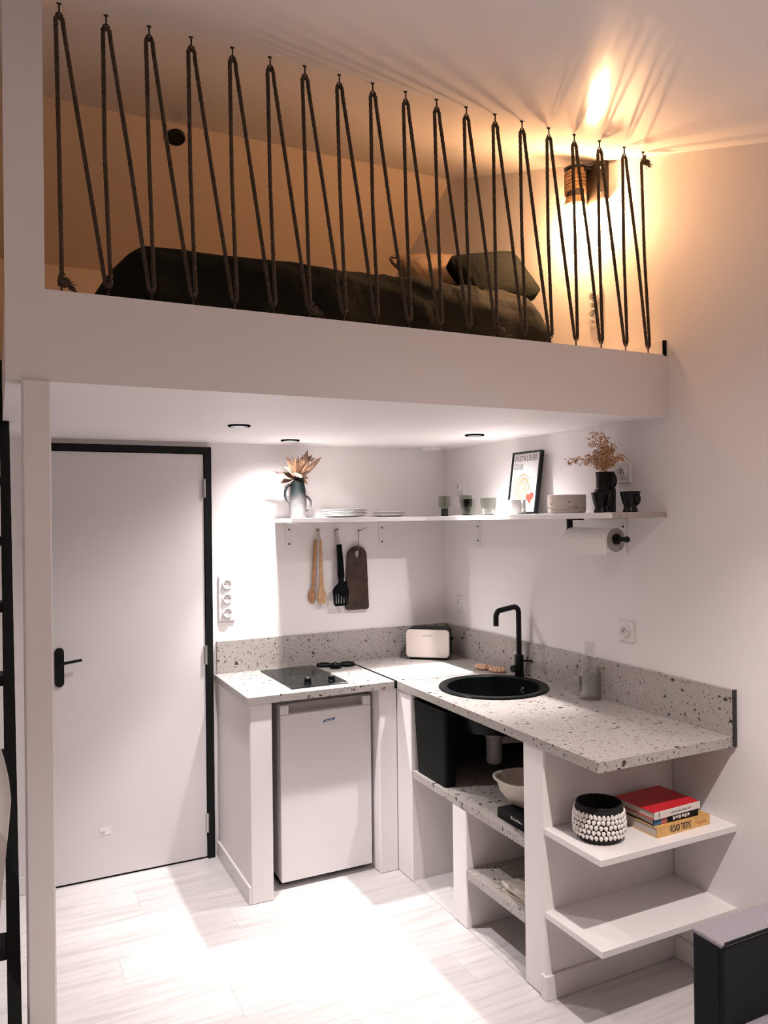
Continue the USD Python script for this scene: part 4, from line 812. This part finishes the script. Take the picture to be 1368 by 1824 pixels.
# ------------------------------------------------------------------ loft: bed, lamp
BX0, BX1, BY0, BY1, BZ = -2.055, -0.20, -1.27, 0.12, 2.600
def duvet():
    nx, ny = 150, 110; X = np.linspace(0, 1, nx); Y = np.linspace(0, 1, ny)
    X = np.where(X < .5, .5 * (2 * X) ** 1.5, 1 - .5 * (2 - 2 * X) ** 1.5); Y = np.where(Y < .5, .5 * (2 * Y) ** 1.5, 1 - .5 * (2 - 2 * Y) ** 1.5)
    x, y = np.meshgrid(BX0 + (BX1 - BX0) * X, BY0 + (BY1 - BY0) * Y, indexing='ij')
    p = np.stack([x, y, 0 * x], -1)
    wob = 0.03 * (meshkit.fbm(p * 3.2, 3, 5) - .5)
    ex0, ex1, ey0, ey1 = x - BX0 + wob * (x - BX0 > 0.002), BX1 - x, y - BY0, BY1 - y
    def skirt(e, w, q=2.2): return (1 - np.clip(1 - e / w, 0, 1) ** q) ** (1 / q)
    s_ = skirt(ex0, 0.20, 1.35) * skirt(ex1, 0.13) * skirt(ey0, 0.10, 2.6) * skirt(ey1, 0.10)
    f = meshkit.fbm(p * (5.0, 9.0, 1) + 3.1, 4, 2) - .5
    d = meshkit.fbm(np.stack([x * 4 + y * 5, y * 3 - x * 2, 0 * x], -1), 3, 9); ridge = (1 - np.abs(2 * d - 1)) ** 6
    head = np.clip((x + 0.75) / 0.45, 0, 1) * np.clip((y + 1.27) / 0.1, 0, 1)
    hgt = (BZ - LZ1 - 0.010) + 0.020 * f + 0.022 * ridge * np.clip((x + 1.5), 0, 1) - 0.010 * head
    z = LZ1 + 0.006 + s_ * hgt
    # wrinkles on the steep sides push outwards
    fold = 0.012 * (meshkit.fbm(np.stack([x * 8, y * 8, z * 16], -1), 3, 7) - .5) + 0.014 * (1 - np.abs(2 * meshkit.fbm(np.stack([x * 3, z * 14 + x * 3, y], -1), 2, 4) - 1)) ** 4 - .004
    yy = y + np.where(ey0 < 0.11, -fold * 1.6, 0) ; xx = x + np.where(ex1 < 0.12, fold, 0)
    top = np.stack([xx, yy, z], -1).reshape(-1, 3)
    ins = np.stack([BX0 + 0.03 + (x - BX0) * (BX1 - BX0 - .06) / (BX1 - BX0), BY0 + 0.03 + (y - BY0) * (BY1 - BY0 - .06) / (BY1 - BY0), np.maximum(LZ1 + 0.003, z - 0.035)], -1).reshape(-1, 3)
    i, j = np.meshgrid(np.arange(nx - 1), np.arange(ny - 1), indexing='ij'); a_ = (i * ny + j).ravel(); b_ = a_ + ny; c_ = b_ + 1; d_ = a_ + 1; N = nx * ny
    F1 = np.vstack([np.c_[a_, b_, c_], np.c_[a_, c_, d_]]); F2 = F1[:, ::-1] + N
    edge = [k for k in range(0, ny)] + [k * ny + ny - 1 for k in range(1, nx)] + [(nx - 1) * ny + k for k in range(ny - 2, -1, -1)] + [k * ny for k in range(nx - 2, 0, -1)]
    S = []
    for a2, b2 in zip(edge, edge[1:] + edge[:1]): S += [(a2, b2, b2 + N), (a2, b2 + N, a2 + N)]
    m = trimesh.Trimesh(np.vstack([top, ins]), np.vstack([F1, F2, np.array(S)]), process=False)
    solo('duvet', m, 'duvet_cloth', 'rumpled black-green duvet draped over the loft bed', 'duvet', smooth=True)
duvet()
def pillow(name, label, c, sx, sy, sz, rot, mt_, piping=None):
    m = trimesh.creation.icosphere(5, 1.0); v = m.vertices; q = 0.42
    u = np.sign(v[:, 0]) * np.abs(v[:, 0]) ** q; w = np.sign(v[:, 1]) * np.abs(v[:, 1]) ** q; s_ = np.maximum(np.abs(u), np.abs(w)); 
    k = np.clip((1 - np.abs(u) ** 2.2) * (1 - np.abs(w) ** 2.2), 0, 1) ** 0.55
    pin = 1 - 0.08 * (1 - np.abs(u)) * np.abs(w) ** 2 - 0.08 * (1 - np.abs(w)) * np.abs(u) ** 2
    wr = 1 + 0.25 * (meshkit.fbm(v * 3.3, 3, len(name)) - .5)
    m.vertices = np.c_[u * sx / 2 * pin, w * sy / 2 * pin, np.sign(v[:, 2]) * (0.008 + sz / 2 * k * wr)]
    T = trimesh.transformations.euler_matrix(*[math.radians(a_) for a_ in rot])
    t = thing(name, label, 'pillow', c); mm = m.copy(); mm.apply_transform(T); part(t, 'pillow_cover', mm, mt_, local=True, smooth=True)
    if piping:
        pts = [(sx / 2 * a_, sy / 2 * b_, 0) for a_, b_ in [(-.97, -.97), (0, -.93), (.97, -.97), (.93, 0), (.97, .97), (0, .93), (-.97, .97), (-.93, 0), (-.97, -.97)]]
        tb = tube(smoothpath(pts, 8)[:-1], 0.007, 8, closed=True); tb.apply_transform(T); part(t, 'piping', tb, piping, local=True)
pillow('dark_pillow', 'dark pillow propped up at the head of the loft bed', (-0.315, -0.985, 2.722), 0.42, 0.29, 0.13, (58, -13, 6), 'pillow_black')
pillow('tan_pillow', 'tan pillow with dark piping lying behind the dark pillow', (-0.430, -0.760, 2.770), 0.44, 0.32, 0.13, (50, -8, 4), 'tan_cloth', 'dark_wood')

def lamp():
    t = thing('wall_lamp', 'rope-wrapped wall lamp with a glowing bulb on a dark wooden plate in the loft', 'wall lamp', (0, -1.30, 3.07))
    part(t, 'wall_plate', bx(-0.026, 0, -1.375, -1.262, 2.985, 3.150, 0.003), 'lamp_wood')
    part(t, 'plate_screw', [lathe_axis([(0, 0), (0.005, 0), (0.004, 0.002), (0, 0.003)], (-0.026, -1.352, z), (-1, 0, 0), 14) for z in (3.015, 3.12)], 'steel')
    cx, cy = -0.070, -1.245
    part(t, 'arm', tube([(-0.02, -1.300, 3.135), (-0.05, -1.29, 3.137), (cx, cy, 3.137)], 0.008, 10), 'iron')
    s_ = part(t, 'shade', lathe([(0.020, 3.02), (0.036, 3.02), (0.036, 3.138), (0.046, 3.140), (0.047, 3.148), (0.020, 3.148), (0.020, 3.02)], 36, (cx, cy, 0)), 'lamp_wood')
    co = []
    for k in range(3):
        co.append(tube([(cx + 0.0385 * math.cos(a_), cy + 0.0385 * math.sin(a_), 3.020 + 0.006 + (a_ / (2 * PI)) * 0.045 + 0.015 * k - 0.0) for a_ in np.linspace(0, 2 * PI * 2.0, 60)], 0.0078, 8))
    part(s_, 'rope_winding', co, 'lamp_rope', smooth=60)
    part(s_, 'flared_end', lathe([(0.030, 3.022), (0.040, 3.022), (0.047, 2.992), (0.043, 2.988), (0.034, 3.010), (0.030, 3.022)], 32, (cx, cy, 0)), 'lamp_rope')
    b_ = part(t, 'bulb', lathe([(0, 2.905), (0.018, 2.911), (0.0285, 2.926), (0.030, 2.944), (0.025, 2.965), (0.016, 2.985), (0.0135, 2.996), (0, 2.997)], 32, (cx, cy, 0)), 'bulb_glow', smooth=60)
    part(t, 'lamp_holder', lathe([(0, 2.996), (0.0145, 2.996), (0.017, 3.0), (0.017, 3.13), (0, 3.13)], 24, (cx, cy, 0)), 'black_plastic')
lamp()

# ------------------------------------------------------------------ rope balustrade
HX = [-2.136, -2.017, -1.903, -1.786, -1.666, -1.551, -1.441, -1.327, -1.212, -1.094, -0.978, -0.863, -0.747, -0.634, -0.518, -0.403, -0.285, -0.166, -0.072]
LX = [-2.137, -2.019, -1.904, -1.788, -1.668, -1.551, -1.434, -1.321, -1.209, -1.091, -0.974, -0.862, -0.750, -0.635, -0.521, -0.406, -0.289, -0.170, -0.058]
RYY = -1.640; HZ = ceil_z(RYY); LZT = LZ1 + 0.005
def eye(s):       # s = -1 hangs from the ceiling, s = +1 stands on the parapet; local origin on the surface
    r = 0.0085; c = (0, 0, s * 0.034)
    ring_ = tube([(r * math.cos(a_), 0, c[2] + r * math.sin(a_)) for a_ in np.linspace(0, 2 * PI, 22, endpoint=False)], 0.0019, 8, closed=True)
    return ring_, [cyl((0, 0, 0), (0, 0, s * 0.0255), 0.0023, n=10)], lathe([(0, 0), (0.0075, 0), (0.005, 0.003), (0.0024, 0.006), (0, 0.006)] if s > 0 else [(0, -0.006), (0.0024, -0.006), (0.005, -0.003), (0.0075, 0), (0, 0)], 16)
def eyes(s, xs, z, where, group):
    first = None
    for i, x in enumerate(xs):
        lab = f'{ORD[i]} black screw eye from the left in {where}'
        if first is None:
            first = thing('screw_eye', lab, 'screw eye', (x, RYY, z), group); r_, sk, co = eye(s)
            part(first, 'ring', r_, 'iron', local=True); part(first, 'shank', sk, 'iron', local=True); part(first, 'collar', co, 'iron', local=True)
        else: dup(first, (x, RYY, z), lab, group=group)
eyes(-1, HX, HZ, 'the ceiling along the ropes', 'screw eyes in the ceiling')
eyes(1, LX, LZT, 'the loft parapet under the ropes', 'screw eyes in the parapet')
def twisted(P, r=0.0062, pitch=0.026, step=0.006):
    P = np.asarray(P, float); L = np.r_[0, np.cumsum(np.linalg.norm(np.diff(P, axis=0), axis=1))]
    s_ = np.arange(0, L[-1], step); Q = np.c_[[np.interp(s_, L, P[:, k]) for k in range(3)]].T
    T = np.gradient(Q, axis=0); T /= np.linalg.norm(T, axis=1, keepdims=True); A = np.cross(T, [0, 1, 0.0]); A /= np.linalg.norm(A, axis=1, keepdims=True) + 1e-9; B = np.cross(T, A)
    w = 1 + 0.10 * np.sin(s_ * 37) * np.sin(s_ * 11.3)
    return [tube(Q + (r * 0.52 * w)[:, None] * (np.cos(2 * PI * s_ / pitch + ph)[:, None] * A + np.sin(2 * PI * s_ / pitch + ph)[:, None] * B), r * 0.58, 6) for ph in (0, 2 * PI / 3, 4 * PI / 3)]
TOPZ, LOWZ = HZ - 0.0425 + 0.0065 - 0.004, LZT + 0.0425 - 0.0065 + 0.004
def ropepath(i0, i1, end_top=False):
    P = []
    for i in range(i0, i1 + 1):
        g = 0.0085
        if i == i0: P += [(LX[i], RYY, LOWZ - 0.01)]
        else: P += [(LX[i] - g, RYY, LOWZ + 0.012)] + [tuple(q) for q in arc((LX[i], RYY, LOWZ + 0.002), 0.0075, PI, 2 * PI, 7, (1, 0, 0), (0, 0, 1))]
        if i == i1 and not end_top: break
        if i == i0: P += [(LX[i] + 0.001, RYY, LOWZ + 0.03)]
        else: P += [(LX[i] + g * .8, RYY, LOWZ + 0.02)]
        rr = random.Random(i); mid = np.array([(LX[i] + HX[i] - g) / 2, RYY, (LOWZ + TOPZ) / 2]) + np.array([rr.uniform(-.002, .002), rr.uniform(-.003, .003), 0]); P += [tuple(mid)]
        P += [(HX[i] - g, RYY, TOPZ - 0.02)] + [tuple(q) for q in arc((HX[i], RYY, TOPZ - 0.004), 0.0088, PI, 0, 8, (1, 0, 0), (0, 0, 1))]
        if i == i1: break
        P += [(HX[i] + g * 1.3, RYY, TOPZ - 0.03)]
        mid = np.array([(LX[i + 1] - g + HX[i] + g) / 2, RYY, (LOWZ + TOPZ) / 2]) + np.array([rr.uniform(-.003, .003), rr.uniform(-.004, .004), 0]); P += [tuple(mid)]
    return P
def knot(c, seed, frayed=True):
    c = np.array(c, float); r2 = random.Random(seed)
    k = twisted(smoothpath([c + np.array(q) for q in ((0, 0, .03), (-.010, -.006, .014), (.0, -.014, .002), (.012, -.004, .010), (.004, .010, .018), (-.010, .004, .004), (.0, -.010, -.006), (.012, -.006, .004))], 8), 0.0062)
    fr = []
    if frayed:
        for q in range(26):
            d = np.array([r2.uniform(.6, 1.3), r2.uniform(-.5, .3), r2.uniform(-.65, .25)]); L_ = r2.uniform(.018, .034)
            e = c + d * L_; e[2] = max(e[2], LZT + 0.003) if c[2] < 2.5 else e[2]
            fr.append(tube(smoothpath([c + (0.008, -.004, .002), c + d * L_ * .5 + (0, 0, .004), e], 4), 0.0011, 5))
    return k, fr
for n_, (i0, i1, top, lab, kn) in enumerate(((0, 6, False, 'left third of the zigzag jute rope balustrade, knotted beside the left wall', [(0, LZT + 0.022)]), (6, 12, False, 'middle third of the zigzag jute rope balustrade in front of the duvet', [(6, LZT + 0.022)]),
                                    (12, 18, True, 'right third of the zigzag jute rope balustrade in front of the wall lamp', [(12, LZT + 0.022), (18, None)]))):
    t = thing('balustrade_rope', lab, 'rope', (LX[i0], RYY, LZT), 'zigzag balustrade ropes')
    part(t, 'cord', twisted(ropepath(i0, i1, top)), 'rope', smooth=60)
    for ki, z in kn:
        c = (HX[ki] + 0.010, RYY, TOPZ - 0.004) if z is None else (LX[ki] + 0.004, RYY - 0.014, z)
        k_, fr = knot(c, ki + 5); kp = part(t, 'knot', k_, 'rope', smooth=60)
        if fr: part(kp, 'frayed_end', fr, 'rope', smooth=60, kind='stuff')

# ------------------------------------------------------------------ ladder, towel, sofa
def ladder():
    a0, b0, c0, d0 = -0.60, -0.1387, 2.030, 0.211     # first tread and step
    t = thing('ladder', 'black wooden loft ladder leaning at the left edge of the room', 'ladder', (-2.46, -1.2, 0))
    dirv = np.array([0, b0, -d0]) / math.hypot(b0, d0); nrm = np.array([0, d0, b0]) / math.hypot(b0, d0)
    top = np.array([0, a0, c0]) - dirv * 0.30; bot = top + dirv * ((top[2]) / -dirv[2])
    def stile(x0, x1):
        hw = 0.042; P = []
        for x in (x0, x1):
            for q in (top, bot):
                for s_ in (-1, 1):
                    p_ = q + nrm * hw * s_; 
                    if q is bot: p_ = p_ + dirv * (p_[2] / -dirv[2])
                    P.append((x, p_[1], p_[2]))
        return trimesh.convex.convex_hull(np.array(P))
    part(t, 'stile', stile(-2.284, -2.252), 'black_paint', smooth=False); part(t, 'stile', stile(-2.72, -2.688), 'black_paint', smooth=False)
    for k in range(9):
        y, z = a0 + b0 * k, c0 - d0 * k
        part(t, 'tread', bx(-2.688, -2.284, y - 0.045, y + 0.045, z - 0.016, z + 0.016, 0.002), 'black_paint', smooth=False)
ladder()
def towel():
    # outline of the hanging cloth: height, right edge, left edge
    Z = [1.232, 1.205, 1.12, 1.035, 0.994, 0.945, 0.896, 0.849, 0.772, 0.687, 0.601]
    Rx = [-2.395, -2.37, -2.330, -2.298, -2.284, -2.273, -2.268, -2.273, -2.283, -2.294, -2.304]
    Lx = [-2.475, -2.50, -2.56, -2.61, -2.63, -2.64, -2.645, -2.64, -2.62, -2.59, -2.55]
    nu, nv = 60, 70; V = []
    for s_ in (0, 1):
        for i in range(nu):
            u = i / (nu - 1)
            for k in range(nv):
                z = Z[0] + (Z[-1] - Z[0]) * k / (nv - 1); d = Z[0] - z
                r_, l_ = np.interp(-z, [-q for q in Z], Rx), np.interp(-z, [-q for q in Z], Lx)
                x = l_ + (r_ - l_) * u; a_ = min(1.0, 0.35 + d * 2.2)
                fold = 0.020 * math.sin(u * 15 + d * 3) + 0.010 * math.sin(u * 29 - d * 5)
                y = -1.21 - 0.62 * d + fold * a_ - 0.02 * math.sin(PI * min(1, d / 0.6))
                V.append((x, y - 0.006 * s_, z - 0.02 * (1 - u) * d))
    Fc = []; N = nu * nv
    for i in range(nu - 1):
        for k in range(nv - 1):
            a_ = i * nv + k; b_ = a_ + nv; Fc += [(a_, a_ + 1, b_ + 1), (a_, b_ + 1, b_), (N + a_, N + b_ + 1, N + a_ + 1), (N + a_, N + b_, N + b_ + 1)]
    edge = [k for k in range(nv)] + [i * nv + nv - 1 for i in range(1, nu)] + [(nu - 1) * nv + k for k in range(nv - 2, -1, -1)] + [i * nv for i in range(nu - 2, 0, -1)]
    for a_, b_ in zip(edge, edge[1:] + edge[:1]): Fc += [(a_, b_ + N, b_), (a_, a_ + N, b_ + N)]
    t = thing('towel', 'white cloth hanging from a tread of the black ladder', 'towel', (-2.44, -1.4, 1.2))
    part(t, 'cloth', trimesh.Trimesh(np.array(V), np.array(Fc), process=False), 'white_cloth', smooth=True)
    part(t, 'hanging_loop', tube(smoothpath([(-2.445, -1.205, 1.225), (-2.440, -1.195, 1.262), (-2.435, -1.12, 1.266), (-2.43, -1.085, 1.24)]), 0.003, 8), 'white_cloth')
towel()
sf = thing('sofa', 'dark grey fabric sofa cut off at the lower right corner', 'sofa', (-0.34, -3.2, 0))
part(sf, 'armrest', rbox(-0.690, -0.020, -2.498, -2.404, 0.10, 0.605, 0.012), 'grey_fabric', smooth=40)
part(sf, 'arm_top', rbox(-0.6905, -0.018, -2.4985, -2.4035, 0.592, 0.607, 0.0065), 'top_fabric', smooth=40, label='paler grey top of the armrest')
part(sf, 'arm_piping', tube([(-0.686, -2.496, 0.13), (-0.687, -2.4965, 0.59), (-0.675, -2.4965, 0.602), (-0.03, -2.4965, 0.602)], 0.004, 8), 'grey_fabric')
part(sf, 'seat_base', rbox(-0.66, -0.020, -4.4, -2.500, 0.10, 0.27, 0.02), 'grey_fabric', smooth=40)
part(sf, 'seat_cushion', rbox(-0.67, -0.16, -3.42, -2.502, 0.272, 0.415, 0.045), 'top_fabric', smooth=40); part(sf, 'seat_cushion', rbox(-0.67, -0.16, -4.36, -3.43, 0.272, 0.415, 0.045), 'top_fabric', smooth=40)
part(sf, 'backrest', rbox(-0.15, -0.014, -4.4, -2.502, 0.272, 0.74, 0.04), 'grey_fabric', smooth=40)
for x in (-0.63, -0.08):
    for y in (-2.46, -4.34): part(sf, 'foot', lathe([(0, 0), (0.018, 0), (0.024, 0.105), (0, 0.105)], 20, (x, y, 0)), 'black_plastic')
